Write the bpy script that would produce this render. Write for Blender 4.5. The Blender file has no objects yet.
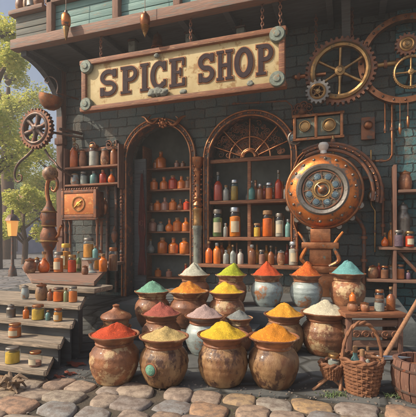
import bpy, bmesh, math, random
from mathutils import Vector, Matrix, noise
random.seed(7)
sc = bpy.context.scene
COL = sc.collection
PI = math.pi
R = math.radians

# ---------------------------------------------------------------- survey of the place
TH = R(19.6); F = 400.0; CX = 208.0; HOR = 237.0; EYE = 0.85
fw = Vector((-math.sin(TH), math.cos(TH), 0)); rt = Vector((math.cos(TH), math.sin(TH), 0))
CAM = Vector((1.795, -5.04, EYE))
def onY(px, py, Y=0.0):
    d = fw + rt*((px-CX)/F); t = (Y-CAM.y)/d.y
    p = CAM + d*t; p.z = EYE + t*(HOR-py)/F; return p
def onZ(px, py, z=0.0):
    t = F*(EYE-z)/(py-HOR); p = CAM + (fw + rt*((px-CX)/F))*t; p.z = z; return p
def atD(px, py, t):
    p = CAM + (fw + rt*((px-CX)/F))*t; p.z = EYE + t*(HOR-py)/F; return p

# ---------------------------------------------------------------- materials
MATS = {}
def nd(nt, typ, **kw):
    n = nt.nodes.new(typ)
    for k, v in kw.items(): setattr(n, k, v)
    return n
def base_mat(name):
    m = bpy.data.materials.new(name); m.use_nodes = True
    nt = m.node_tree; nt.nodes.clear()
    out = nd(nt, 'ShaderNodeOutputMaterial'); b = nd(nt, 'ShaderNodeBsdfPrincipled')
    nt.links.new(b.outputs[0], out.inputs[0])
    return m, nt, b, out
def coords(nt, stretch=(1, 1, 1), rand=True):
    tc = nd(nt, 'ShaderNodeTexCoord'); mp = nd(nt, 'ShaderNodeMapping')
    mp.inputs['Scale'].default_value = stretch
    nt.links.new(tc.outputs['Object'], mp.inputs[0])
    if rand:
        oi = nd(nt, 'ShaderNodeObjectInfo'); mu = nd(nt, 'ShaderNodeMath', operation='MULTIPLY')
        mu.inputs[1].default_value = 37.0
        nt.links.new(oi.outputs['Random'], mu.inputs[0]); nt.links.new(mu.outputs[0], mp.inputs['Location'])
    return mp.outputs[0]
def c4(c): return (c[0], c[1], c[2], 1)
def ramp(nt, fac, stops):
    r = nd(nt, 'ShaderNodeValToRGB'); e = r.color_ramp.elements
    while len(e) < len(stops): e.new(0.5)
    for i, (p, c) in enumerate(stops): e[i].position = p; e[i].color = c4(c)
    nt.links.new(fac, r.inputs[0]); return r.outputs[0]
def noise_n(nt, vec, scale, detail=6, rough=.6):
    n = nd(nt, 'ShaderNodeTexNoise'); n.inputs['Scale'].default_value = scale
    n.inputs['Detail'].default_value = detail; n.inputs['Roughness'].default_value = rough
    nt.links.new(vec, n.inputs['Vector']); return n.outputs[0]
def mixc(nt, fac, a, b):
    m = nd(nt, 'ShaderNodeMix', data_type='RGBA')
    nt.links.new(fac, m.inputs[0])
    for s, v in ((6, a), (7, b)):
        if isinstance(v, tuple): m.inputs[s].default_value = c4(v)
        else: nt.links.new(v, m.inputs[s])
    return m.outputs[2]
def mat(name, c1, c2=None, scale=7, rough=.6, metal=0, bump=.25, bscale=40, stretch=(1, 1, 1), c3=None, t3=.58, s3=18, rand=True, coat=0, hue=0.0):
    m, nt, b, out = base_mat(name)
    v = coords(nt, stretch, rand)
    c2 = c2 or tuple(x*.6 for x in c1)
    n1 = noise_n(nt, v, scale)
    col = ramp(nt, n1, [(.32, c1), (.68, c2)])
    if c3:
        n3 = noise_n(nt, v, s3, 8, .7)
        f = ramp(nt, n3, [(t3-.03, (0, 0, 0)), (t3+.05, (1, 1, 1))])
        col = mixc(nt, f, col, c3)
        if metal:
            mm = nd(nt, 'ShaderNodeMath', operation='MULTIPLY_ADD'); mm.inputs[1].default_value = -metal*.75; mm.inputs[2].default_value = metal
            nt.links.new(f, mm.inputs[0]); nt.links.new(mm.outputs[0], b.inputs['Metallic'])
    if hue:
        oi = nd(nt, 'ShaderNodeObjectInfo'); hs = nd(nt, 'ShaderNodeHueSaturation')
        ma = nd(nt, 'ShaderNodeMath', operation='MULTIPLY_ADD'); ma.inputs[1].default_value = hue; ma.inputs[2].default_value = 1-hue/2
        nt.links.new(oi.outputs['Random'], ma.inputs[0]); nt.links.new(ma.outputs[0], hs.inputs['Value'])
        nt.links.new(col, hs.inputs['Color']); col = hs.outputs[0]
    nt.links.new(col, b.inputs['Base Color'])
    nb = noise_n(nt, v, bscale, 8, .65)
    rr = nd(nt, 'ShaderNodeMapRange'); rr.inputs[3].default_value = max(.03, rough-.15); rr.inputs[4].default_value = min(1, rough+.2)
    nt.links.new(nb, rr.inputs[0]); nt.links.new(rr.outputs[0], b.inputs['Roughness'])
    if not (c3 and metal): b.inputs['Metallic'].default_value = metal
    b.inputs['Coat Weight'].default_value = coat; b.inputs['Coat Roughness'].default_value = .15
    if bump:
        bp = nd(nt, 'ShaderNodeBump'); bp.inputs['Strength'].default_value = bump; bp.inputs['Distance'].default_value = .01
        nt.links.new(nb, bp.inputs['Height']); nt.links.new(bp.outputs[0], b.inputs['Normal'])
    MATS[name] = m; return m
def glass(name, tint, amt=.9):
    m, nt, b, out = base_mat(name); nt.nodes.remove(b)
    tr = nd(nt, 'ShaderNodeBsdfTransparent'); tr.inputs[0].default_value = c4(tint)
    gl = nd(nt, 'ShaderNodeBsdfGlossy'); gl.inputs['Roughness'].default_value = .06; gl.inputs[0].default_value = (.9, .95, 1, 1)
    lw = nd(nt, 'ShaderNodeLayerWeight'); lw.inputs[0].default_value = .5
    pw = nd(nt, 'ShaderNodeMath', operation='POWER'); pw.inputs[1].default_value = 3.0; nt.links.new(lw.outputs['Facing'], pw.inputs[0])
    fr = nd(nt, 'ShaderNodeMath', operation='MULTIPLY_ADD'); fr.inputs[1].default_value = .55; fr.inputs[2].default_value = .05; nt.links.new(pw.outputs[0], fr.inputs[0])
    mx = nd(nt, 'ShaderNodeMixShader')
    nt.links.new(fr.outputs[0], mx.inputs[0]); nt.links.new(tr.outputs[0], mx.inputs[1]); nt.links.new(gl.outputs[0], mx.inputs[2])
    nt.links.new(mx.outputs[0], out.inputs[0]); MATS[name] = m; return m

RUST = (.20, .06, .025)
mat('copper', (.52, .23, .11), (.24, .09, .04), 8, .34, .9, .3, 30, c3=(.10, .13, .11), t3=.6, s3=14)
mat('bright_copper', (.78, .27, .07), (.44, .11, .03), 7, .34, .75, .35, 26, c3=(.105, .085, .065), t3=.52, s3=7)
mat('brass', (.52, .33, .14), (.24, .13, .055), 8, .36, .9, .25, 30, c3=(.12, .10, .06), t3=.6)
mat('iron', (.16, .12, .10), (.09, .065, .055), 9, .5, .7, .35, 40, c3=RUST, t3=.55)
mat('rusty_iron', (.30, .13, .07), (.15, .07, .045), 9, .6, .5, .4, 40, c3=(.10, .09, .085), t3=.56)
mat('steel', (.62, .66, .68), (.42, .46, .49), 9, .3, .9, .15, 40)
mat('pewter', (.28, .26, .23), (.16, .14, .12), 9, .42, .75, .3, 40, c3=(.14, .08, .05), t3=.6)
mat('patina', (.22, .27, .23), (.13, .15, .12), 10, .6, .25, .5, 40, c3=(.26, .17, .09), t3=.57)
mat('patina_stone', (.27, .29, .24), (.13, .14, .12), 10, .7, 0, .6, 30, c3=(.10, .09, .08), t3=.58)
mat('old_wood', (.25, .135, .085), (.13, .07, .05), 3, .7, 0, .5, 12, (1, 14, 14), c3=(.33, .21, .14), t3=.62, s3=6)
mat('old_wood_upright', (.26, .13, .085), (.12, .06, .045), 3, .7, 0, .5, 12, (14, 14, 1), c3=(.34, .22, .15), t3=.62, s3=6)
mat('pink_wood', (.36, .21, .15), (.17, .10, .075), 5, .7, 0, .5, 12, (1, 14, 14), c3=(.20, .23, .21), t3=.57, s3=5)
mat('pink_wood_upright', (.35, .20, .14), (.17, .09, .065), 5, .7, 0, .5, 12, (14, 14, 1), c3=(.50, .36, .26), t3=.62, s3=5)
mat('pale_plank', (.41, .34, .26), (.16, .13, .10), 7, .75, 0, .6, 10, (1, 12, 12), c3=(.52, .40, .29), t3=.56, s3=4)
mat('grey_plank', (.20, .21, .18), (.12, .13, .12), 3, .75, 0, .6, 10, (1, 14, 14), c3=(.27, .20, .14), t3=.58, s3=5)
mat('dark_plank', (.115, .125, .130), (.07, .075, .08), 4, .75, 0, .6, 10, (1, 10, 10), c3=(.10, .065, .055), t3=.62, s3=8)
mat('teal_panel', (.20, .36, .33), (.12, .24, .23), 3, .6, 0, .5, 10, (1, 9, 9), c3=(.34, .30, .20), t3=.62, s3=6)
mat('dark_slate', (.125, .138, .136), (.085, .094, .097), 5, .75, 0, .5, 26, c3=(.12, .10, .085), t3=.66, s3=16)
mat('sign_board', (.62, .52, .29), (.50, .38, .18), 4, .7, 0, .3, 24, c3=(.36, .22, .09), t3=.56, s3=6, rand=False)
mat('letter_paint', (.032, .013, .015), (.022, .010, .013), 12, .8, 0, .3, 30)
mat('letter_edge', (.42, .18, .06), (.30, .11, .035), 12, .6, 0, .3, 30)
mat('rim_wood', (.32, .12, .05), (.13, .055, .03), 6, .6, 0, .5, 14, (1, 10, 10), c3=(.50, .28, .12), t3=.6, s3=8)
mat('terracotta', (.40, .17, .075), (.12, .05, .028), 11, .5, 0, .6, 34, c3=(.52, .37, .20), t3=.545, s3=10, coat=.10, hue=.3)
mat('cream_glaze', (.40, .25, .12), (.17, .072, .032), 12, .42, 0, .6, 34, (1, 1, .55), c3=(.085, .04, .025), t3=.54, s3=15, coat=.10, hue=.2)
mat('blue_glaze', (.40, .47, .46), (.20, .24, .23), 9, .35, 0, .5, 26, c3=(.34, .15, .065), t3=.54, s3=9, coat=.4)
mat('brown_glaze', (.34, .14, .065), (.12, .05, .028), 11, .45, 0, .45, 30, c3=(.46, .30, .16), t3=.6, s3=10, coat=.10, hue=.3)
mat('cork', (.36, .22, .11), (.22, .12, .06), 20, .8, 0, .4, 60)
mat('wicker', (.29, .13, .06), (.15, .065, .035), 20, .7, 0, .3, 60)
mat('stick_wood', (.46, .24, .12), (.27, .13, .07), 6, .6, 0, .4, 20, (14, 14, 1))
mat('red_cloth', (.13, .018, .016), (.07, .012, .012), 6, .9, 0, .3, 60)
mat('paper', (.62, .54, .38), (.50, .42, .28), 12, .85, 0, .1, 40)
mat('leaf_red', (.22, .045, .02), (.13, .03, .016), 12, .7, 0, .3, 40)
mat('bark', (.16, .10, .065), (.08, .05, .035), 6, .9, 0, .7, 14, (6, 6, 1))
mat('root_wood', (.34, .24, .15), (.15, .10, .065), 9, .8, 0, .6, 20)
mat('dial_face', (.20, .17, .12), (.10, .085, .06), 10, .55, .3, .3, 40, c3=(.14, .10, .07), t3=.6)
mat('clock_face', (.60, .20, .05), (.44, .13, .035), 7, .5, .2, .25, 30, c3=(.70, .36, .10), t3=.58)
mat('gold_paint', (.85, .58, .12), (.70, .42, .08), 7, .4, .5, .1, 30)
mat('blue_enamel', (.11, .18, .22), (.05, .08, .11), 14, .25, .1, .15, 30, c3=(.36, .48, .50), t3=.6, coat=.5)
mat('white_enamel', (.72, .72, .68), (.52, .50, .46), 12, .35, 0, .15, 30, coat=.3)
mat('plaster_far', (.46, .42, .50), (.34, .34, .42), 2, .9, 0, .2, 10)
mat('plaster_blue', (.42, .52, .58), (.32, .42, .48), 2, .9, 0, .2, 10)
mat('roof_orange', (.55, .27, .13), (.40, .17, .09), 3, .8, 0, .4, 14)
def roof_mat():
    m, nt, b, out = base_mat('roof_orange')
    tc = nd(nt, 'ShaderNodeTexCoord'); sp = nd(nt, 'ShaderNodeSeparateXYZ'); cb = nd(nt, 'ShaderNodeCombineXYZ')
    nt.links.new(tc.outputs['Object'], sp.inputs[0]); nt.links.new(sp.outputs[0], cb.inputs[0]); nt.links.new(sp.outputs[2], cb.inputs[1])
    br = nd(nt, 'ShaderNodeTexBrick'); nt.links.new(cb.outputs[0], br.inputs['Vector']); br.inputs['Scale'].default_value = 1
    br.inputs['Brick Width'].default_value = .2; br.inputs['Row Height'].default_value = .11; br.inputs['Mortar Size'].default_value = .012
    br.inputs['Color1'].default_value = (.50, .24, .12, 1); br.inputs['Color2'].default_value = (.34, .14, .075, 1); br.inputs['Mortar'].default_value = (.14, .07, .05, 1)
    nt.links.new(br.outputs['Color'], b.inputs['Base Color']); b.inputs['Roughness'].default_value = .85
    MATS['roof_orange'] = m
roof_mat()
mat('timber_far', (.20, .12, .10), None, 3, .8, 0, .2, 14)
def spice(name, c, c2=None, c3=None):
    return mat(name, c, c2 or tuple(x*.72 for x in c), 9, .95, 0, .9, 150, c3=c3 or tuple(min(1, x*1.25) for x in c), t3=.57, s3=60)
spice('chilli', (.60, .075, .02)); spice('sand', (.66, .48, .19)); spice('turmeric', (.80, .52, .03)); spice('saffron', (.82, .30, .02))
spice('rose', (.46, .12, .085)); spice('mauve', (.52, .37, .34)); spice('ash', (.25, .27, .26)); spice('amber', (.80, .36, .03), c3=(.85, .55, .06))
spice('cream', (.68, .62, .45)); spice('jade', (.20, .44, .31)); spice('orange', (.76, .25, .03), c3=(.8, .5, .04)); spice('lemon', (.78, .56, .04), c2=(.78, .38, .03))
spice('ivory', (.56, .56, .45)); spice('lime', (.46, .52, .03)); spice('scarlet', (.64, .09, .02)); spice('ember', (.68, .13, .02), c3=(.75, .30, .04)); spice('teal', (.16, .42, .42))
for n, c in dict(orange=(.78, .21, .03), red=(.55, .06, .02), amber=(.80, .33, .04), yellow=(.82, .52, .05), brown=(.32, .13, .06), green=(.26, .32, .16), teal=(.17, .36, .34), clear=(.40, .42, .38), purple=(.20, .12, .17), white=(.58, .55, .48), rose=(.42, .20, .14)).items():
    mat('fill_'+n, c, tuple(x*.6 for x in c), 14, .55, 0, .5, 60)
    mat('bottle_'+n, c, tuple(x*.55 for x in c), 9, .16, 0, .1, 30, coat=.5, hue=.4)
glass('clear_glass', (.93, .96, .95)); glass('green_glass', (.82, .92, .78)); glass('amber_glass', (1, .86, .66)); glass('teal_glass', (.72, .92, .90))

def emit(name, c, s):
    m, nt, b, out = base_mat(name)
    b.inputs['Base Color'].default_value = c4(c); b.inputs['Emission Color'].default_value = c4(c); b.inputs['Emission Strength'].default_value = s
    MATS[name] = m
emit('lit_pane', (1, .42, .10), .55)

def wall_mat():
    m, nt, b, out = base_mat('slate_brick')
    tc = nd(nt, 'ShaderNodeTexCoord'); sp = nd(nt, 'ShaderNodeSeparateXYZ'); cb = nd(nt, 'ShaderNodeCombineXYZ'); ad = nd(nt, 'ShaderNodeMath', operation='ADD')
    nt.links.new(tc.outputs['Object'], sp.inputs[0])
    nt.links.new(sp.outputs[0], ad.inputs[0]); nt.links.new(sp.outputs[1], ad.inputs[1])
    nt.links.new(ad.outputs[0], cb.inputs[0]); nt.links.new(sp.outputs[2], cb.inputs[1])
    nz = noise_n(nt, tc.outputs['Object'], 9, 4)
    vm = nd(nt, 'ShaderNodeVectorMath', operation='MULTIPLY_ADD'); vm.inputs[1].default_value = (.07, .05, 0)
    cz = nd(nt, 'ShaderNodeCombineXYZ'); nt.links.new(nz, cz.inputs[0]); nt.links.new(nz, cz.inputs[1])
    nt.links.new(cz.outputs[0], vm.inputs[0]); nt.links.new(cb.outputs[0], vm.inputs[2])
    br = nd(nt, 'ShaderNodeTexBrick'); nt.links.new(vm.outputs[0], br.inputs['Vector'])
    br.inputs['Scale'].default_value = 1; br.inputs['Brick Width'].default_value = .30; br.inputs['Row Height'].default_value = .13
    br.inputs['Mortar Size'].default_value = .011; br.inputs['Mortar Smooth'].default_value = .8
    br.inputs['Color1'].default_value = (.140, .160, .150, 1); br.inputs['Color2'].default_value = (.080, .100, .100, 1); br.inputs['Mortar'].default_value = (.060, .062, .058, 1)
    n2 = noise_n(nt, tc.outputs['Object'], 1.7, 6, .65)
    f2 = ramp(nt, n2, [(.50, (0, 0, 0)), (.66, (.6, .6, .6))])
    col = mixc(nt, f2, br.outputs['Color'], (.060, .130, .140))
    n4 = noise_n(nt, tc.outputs['Object'], 3.1, 8, .7)
    f4 = ramp(nt, n4, [(.52, (0, 0, 0)), (.64, (.75, .75, .75))])
    col = mixc(nt, f4, col, (.150, .115, .085))
    n3 = noise_n(nt, tc.outputs['Object'], 24, 8, .7)
    f3 = ramp(nt, n3, [(.56, (0, 0, 0)), (.68, (.8, .8, .8))])
    col = mixc(nt, f3, col, (.20, .105, .070))
    n5 = noise_n(nt, tc.outputs['Object'], 55, 6, .7)
    f5 = ramp(nt, n5, [(.36, (.7, .7, .7)), (.48, (0, 0, 0))])
    col = mixc(nt, f5, col, (.050, .052, .050))
    nt.links.new(col, b.inputs['Base Color']); b.inputs['Roughness'].default_value = .8
    hm = nd(nt, 'ShaderNodeMath', operation='MULTIPLY_ADD'); hm.inputs[1].default_value = -.9
    nt.links.new(br.outputs['Fac'], hm.inputs[0]); nt.links.new(n3, hm.inputs[2])
    bp = nd(nt, 'ShaderNodeBump'); bp.inputs['Strength'].default_value = .8; bp.inputs['Distance'].default_value = .02
    nt.links.new(hm.outputs[0], bp.inputs['Height']); nt.links.new(bp.outputs[0], b.inputs['Normal'])
    MATS['slate_brick'] = m
wall_mat()
MATS['teal_brick'] = MATS['slate_brick'].copy(); MATS['teal_brick'].name = 'teal_brick'
for n_ in MATS['teal_brick'].node_tree.nodes:
    if n_.type == 'TEX_BRICK':
        n_.inputs['Color1'].default_value = (.10, .23, .24, 1); n_.inputs['Color2'].default_value = (.06, .16, .18, 1); n_.inputs['Mortar'].default_value = (.03, .045, .05, 1); n_.inputs['Brick Width'].default_value = .17; n_.inputs['Row Height'].default_value = .10
def cobble_mat():
    m, nt, b, out = base_mat('cobble')
    g = nd(nt, 'ShaderNodeNewGeometry')
    col = ramp(nt, g.outputs['Random Per Island'], [(0, (.40, .28, .20)), (.2, (.27, .28, .28)), (.4, (.46, .33, .23)), (.55, (.36, .33, .28)), (.7, (.50, .31, .13)), (.85, (.42, .26, .19)), (1, (.30, .31, .30))])
    tc = nd(nt, 'ShaderNodeTexCoord')
    n = noise_n(nt, tc.outputs['Object'], 22, 8, .65)
    f = ramp(nt, n, [(.42, (0, 0, 0)), (.62, (.8, .8, .8))])
    col = mixc(nt, f, col, (.17, .125, .10))
    nq = noise_n(nt, tc.outputs['Object'], 70, 8, .75)
    fq = ramp(nt, nq, [(.55, (0, 0, 0)), (.66, (.7, .7, .7))])
    col = mixc(nt, fq, col, (.12, .10, .085))
    nt.links.new(col, b.inputs['Base Color']); b.inputs['Roughness'].default_value = .75
    nb = noise_n(nt, tc.outputs['Object'], 38, 10, .75)
    bp = nd(nt, 'ShaderNodeBump'); bp.inputs['Strength'].default_value = .9; bp.inputs['Distance'].default_value = .008
    nt.links.new(nb, bp.inputs['Height']); nt.links.new(bp.outputs[0], b.inputs['Normal'])
    MATS['cobble'] = m
cobble_mat()
def ground_mat(name, c1, c2, mortar, scale):
    m, nt, b, out = base_mat(name)
    tc = nd(nt, 'ShaderNodeTexCoord')
    v = nd(nt, 'ShaderNodeTexVoronoi', feature='DISTANCE_TO_EDGE'); v.inputs['Scale'].default_value = scale
    vc = nd(nt, 'ShaderNodeTexVoronoi'); vc.inputs['Scale'].default_value = scale
    nt.links.new(tc.outputs['Object'], v.inputs['Vector']); nt.links.new(tc.outputs['Object'], vc.inputs['Vector'])
    sx = nd(nt, 'ShaderNodeSeparateXYZ'); nt.links.new(vc.outputs['Color'], sx.inputs[0])
    col = ramp(nt, sx.outputs[0], [(.1, c1), (.9, c2)])
    n = noise_n(nt, tc.outputs['Object'], 14, 8, .7)
    f = ramp(nt, n, [(.45, (0, 0, 0)), (.75, (.6, .6, .6))])
    col = mixc(nt, f, col, tuple(x*.6 for x in c2))
    fe = ramp(nt, v.outputs['Distance'], [(.02, (1, 1, 1)), (.07, (0, 0, 0))])
    col = mixc(nt, fe, col, mortar)
    nt.links.new(col, b.inputs['Base Color']); b.inputs['Roughness'].default_value = .8
    hr = ramp(nt, v.outputs['Distance'], [(.0, (0, 0, 0)), (.14, (1, 1, 1))])
    bp = nd(nt, 'ShaderNodeBump'); bp.inputs['Strength'].default_value = .6; bp.inputs['Distance'].default_value = .02
    nt.links.new(hr, bp.inputs['Height']); nt.links.new(bp.outputs[0], b.inputs['Normal'])
    MATS[name] = m
ground_mat('street_ground', (.24, .22, .21), (.17, .17, .18), (.07, .065, .055), 4.5)
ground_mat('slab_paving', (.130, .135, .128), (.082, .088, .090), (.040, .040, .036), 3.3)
def leaf_mat(name, ca, cb, cc):
    m, nt, b, out = base_mat(name)
    g = nd(nt, 'ShaderNodeNewGeometry')
    col = ramp(nt, g.outputs['Random Per Island'], [(0, ca), (.5, cb), (1, cc)])
    nt.links.new(col, b.inputs['Base Color']); b.inputs['Roughness'].default_value = .6
    t = nd(nt, 'ShaderNodeBsdfTranslucent'); nt.links.new(col, t.inputs[0])
    mx = nd(nt, 'ShaderNodeMixShader'); mx.inputs[0].default_value = .45
    nt.links.new(b.outputs[0], mx.inputs[1]); nt.links.new(t.outputs[0], mx.inputs[2]); nt.links.new(mx.outputs[0], out.inputs[0])
    MATS[name] = m
leaf_mat('gold_leaves', (.36, .44, .10), (.60, .60, .14), (.74, .68, .20))
leaf_mat('green_leaves', (.14, .24, .12), (.24, .34, .15), (.36, .42, .16))

# ---------------------------------------------------------------- mesh builder
class MB:
    def __init__(s): s.bm = bmesh.new(); s.cut = None
    def second(s, material): s.cut = (len(s.bm.faces), material); return s
    def box(s, c, size, bev=.006, rot=None, jit=0):
        g = bmesh.ops.create_cube(s.bm, size=1)
        vs = g['verts']
        M = Matrix.Translation(Vector(c)) @ (rot.to_4x4() if rot is not None else Matrix()) @ Matrix.Diagonal((*size, 1))
        bmesh.ops.transform(s.bm, matrix=M, verts=vs)
        if jit:
            for v in vs: v.co += Vector([random.uniform(-jit, jit) for _ in range(3)])
        if bev:
            es = list({e for v in vs for e in v.link_edges})
            bmesh.ops.bevel(s.bm, geom=es, offset=min(bev, min(size)*.3), segments=2, affect='EDGES', profile=.6)
        return s
    def lathe(s, prof, seg=24, M=None):
        M = M or Matrix(); rings = []
        for r, z in prof:
            if r < 1e-5: rings.append([s.bm.verts.new(M @ Vector((0, 0, z)))])
            else: rings.append([s.bm.verts.new(M @ Vector((r*math.cos(2*PI*i/seg), r*math.sin(2*PI*i/seg), z))) for i in range(seg)])
        for a, b in zip(rings, rings[1:]):
            if len(a) == 1 and len(b) == 1: continue
            for i in range(seg):
                j = (i+1) % seg
                if len(a) == 1: s.bm.faces.new((a[0], b[i], b[j]))
                elif len(b) == 1: s.bm.faces.new((a[i], a[j], b[0]))
                else: s.bm.faces.new((a[i], a[j], b[j], b[i]))
        return s
    def tube(s, pts, r, seg=8, closed=False, flat=1):
        pts = [Vector(p) for p in pts]; n = len(pts)
        rr = r if isinstance(r, (list, tuple)) else [r]*n
        up = None; rings = []
        for i in range(n):
            if closed: t = pts[(i+1) % n]-pts[i-1]
            else: t = pts[min(i+1, n-1)]-pts[max(i-1, 0)]
            if t.length < 1e-9: t = Vector((0, 0, 1))
            t.normalize()
            if up is None:
                up = Vector((0, 0, 1)) if abs(t.z) < .9 else Vector((1, 0, 0))
            x = up - t*up.dot(t)
            if x.length < 1e-6: x = t.orthogonal()
            x.normalize(); y = t.cross(x); up = x
            rings.append([s.bm.verts.new(pts[i] + (x*math.cos(2*PI*k/seg) + y*math.sin(2*PI*k/seg)*flat)*rr[i]) for k in range(seg)])
        m = n if closed else n-1
        for i in range(m):
            a, b = rings[i], rings[(i+1) % n]
            for k in range(seg):
                q = (k+1) % seg; s.bm.faces.new((a[k], a[q], b[q], b[k]))
        if not closed:
            s.bm.faces.new(list(reversed(rings[0]))); s.bm.faces.new(rings[-1])
        return s
    def curve(s, pts, r, seg=10, sub=6):
        pts = [Vector(p) for p in pts]; n = len(pts); rr = list(r) if isinstance(r, (list, tuple)) else [r]*n
        P, Q = [], []
        for i in range(n-1):
            a, b, c, d = pts[max(i-1, 0)], pts[i], pts[i+1], pts[min(i+2, n-1)]
            for k in range(sub):
                t = k/sub
                P.append(.5*((2*b)+(c-a)*t+(2*a-5*b+4*c-d)*t*t+(3*b-a-3*c+d)*t**3)); Q.append(rr[i]+(rr[i+1]-rr[i])*t)
        P.append(pts[-1]); Q.append(rr[-1])
        return s.tube(P, Q, seg)
    def bar(s, a, b, r, r2=None, seg=12): return s.tube([a, b], [r, r if r2 is None else r2], seg)
    def ball(s, c, r, sub=2, sc3=(1, 1, 1), jit=0):
        g = bmesh.ops.create_icosphere(s.bm, subdivisions=sub, radius=r)
        for v in g['verts']:
            if jit: v.co *= 1 + jit*(noise.noise(v.co/r*1.7 + Vector((c[0]*9, c[1]*9, c[2]*9))))
            v.co = Vector((v.co.x*sc3[0], v.co.y*sc3[1], v.co.z*sc3[2])) + Vector(c)
        return s
    def torus(s, Rr, r, M=None, seg=40, rs=8, sx=1.0):
        M = M or Matrix()
        return s.tube([M @ Vector((Rr*sx*math.cos(2*PI*i/seg), Rr*math.sin(2*PI*i/seg), 0)) for i in range(seg)], r, rs, True)
    def prism(s, outer, inner, y0, y1, M=None):
        # ring (outer/inner lists of 2D points, same count) or solid, lying in x-z, thick along y
        M = M or Matrix(); n = len(outer)
        V = lambda p, y: s.bm.verts.new(M @ Vector((p[0], y, p[1])))
        of = [V(p, y0) for p in outer]; ob = [V(p, y1) for p in outer]
        for i in range(n):
            j = (i+1) % n; s.bm.faces.new((of[i], of[j], ob[j], ob[i]))
        if inner:
            jf = [V(p, y0) for p in inner]; jb = [V(p, y1) for p in inner]
            for i in range(n):
                j = (i+1) % n
                s.bm.faces.new((jf[j], jf[i], jb[i], jb[j])); s.bm.faces.new((of[j], of[i], jf[i], jf[j])); s.bm.faces.new((ob[i], ob[j], jb[j], jb[i]))
        else:
            s.bm.faces.new(list(reversed(of))); s.bm.faces.new(ob)
        return s
    def build(s, name, material, parent=None, label=None, angle=38, loc=None):
        bmesh.ops.recalc_face_normals(s.bm, faces=s.bm.faces[:])
        if s.cut:
            s.bm.faces.ensure_lookup_table()
            for f in s.bm.faces[s.cut[0]:]: f.material_index = 1
        me = bpy.data.meshes.new(name); s.bm.to_mesh(me); s.bm.free()
        me.materials.append(MATS[material])
        if s.cut: me.materials.append(MATS[s.cut[1]])
        for p in me.polygons: p.use_smooth = True
        me.set_sharp_from_angle(angle=R(angle))
        o = bpy.data.objects.new(name, me); COL.objects.link(o)
        if parent is not None: o.parent = parent
        if loc is not None: o.location = loc
        if label: o['label'] = label
        return o
def tag(o, label, cat, group=None, kind=None):
    if label: o['label'] = label
    if cat: o['category'] = cat
    if group: o['group'] = group
    if kind: o['kind'] = kind
    return o
def thing(name, label, cat, loc=(0, 0, 0), group=None, rz=0):
    o = bpy.data.objects.new(name, None); COL.objects.link(o); o.empty_display_size = .05
    o.location = loc; o.rotation_euler = (0, 0, rz); return tag(o, label, cat, group)
def arc(cx, cz, r, a0, a1, n=24, y=0.0, sx=1):
    return [Vector((cx + r*sx*math.cos(R(a0+(a1-a0)*i/n)), y, cz + r*math.sin(R(a0+(a1-a0)*i/n)))) for i in range(n+1)]
def spiral(cx, cz, r0, r1, a0, a1, n=40, y=0.0):
    return [Vector((cx + (r0+(r1-r0)*i/n)*math.cos(R(a0+(a1-a0)*i/n)), y, cz + (r0+(r1-r0)*i/n)*math.sin(R(a0+(a1-a0)*i/n)))) for i in range(n+1)]
def gear_ring(mb, ro, ri, teeth, depth, y0, y1, M=None):
    o, i_ = [], []
    for k in range(teeth):
        for f, rr in ((0, ro), (.28, ro), (.42, ro+depth), (.78, ro+depth), (.92, ro)):
            a = 2*PI*(k+f)/teeth; o.append((rr*math.cos(a), rr*math.sin(a))); i_.append((ri*math.cos(a), ri*math.sin(a)))
    mb.prism(o, i_, y0, y1, M)

# ---------------------------------------------------------------- ground
g = MB(); s_ = 140
bmesh.ops.create_grid(g.bm, x_segments=4, y_segments=4, size=s_)
tag(g.build('ground', 'street_ground', loc=(0, 0, -.03)), 'cobbled street ground running off past the shop', None, kind='structure')
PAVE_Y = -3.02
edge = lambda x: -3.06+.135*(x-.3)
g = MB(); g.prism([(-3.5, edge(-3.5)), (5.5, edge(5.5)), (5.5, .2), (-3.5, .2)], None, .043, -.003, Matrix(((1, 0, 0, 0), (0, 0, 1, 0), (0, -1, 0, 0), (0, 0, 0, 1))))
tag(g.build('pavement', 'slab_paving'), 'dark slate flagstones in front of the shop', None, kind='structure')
mat('joint_dirt', (.11, .085, .06), (.055, .05, .04), 12, .95, 0, .8, 60, c3=(.07, .085, .035), t3=.58, s3=9)
g = MB(); g.prism([(-3.5, -6.6), (5.5, -6.6), (5.5, edge(5.5)-.004), (-3.5, edge(-3.5)-.004)], None, .026, .009, Matrix(((1, 0, 0, 0), (0, 0, 1, 0), (0, -1, 0, 0), (0, 0, 0, 1))))
tag(g.build('street_bed', 'joint_dirt'), 'dirt and moss packed between the cobbles', None, kind='structure')
g = MB()
row = 0; y = -.085
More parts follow.
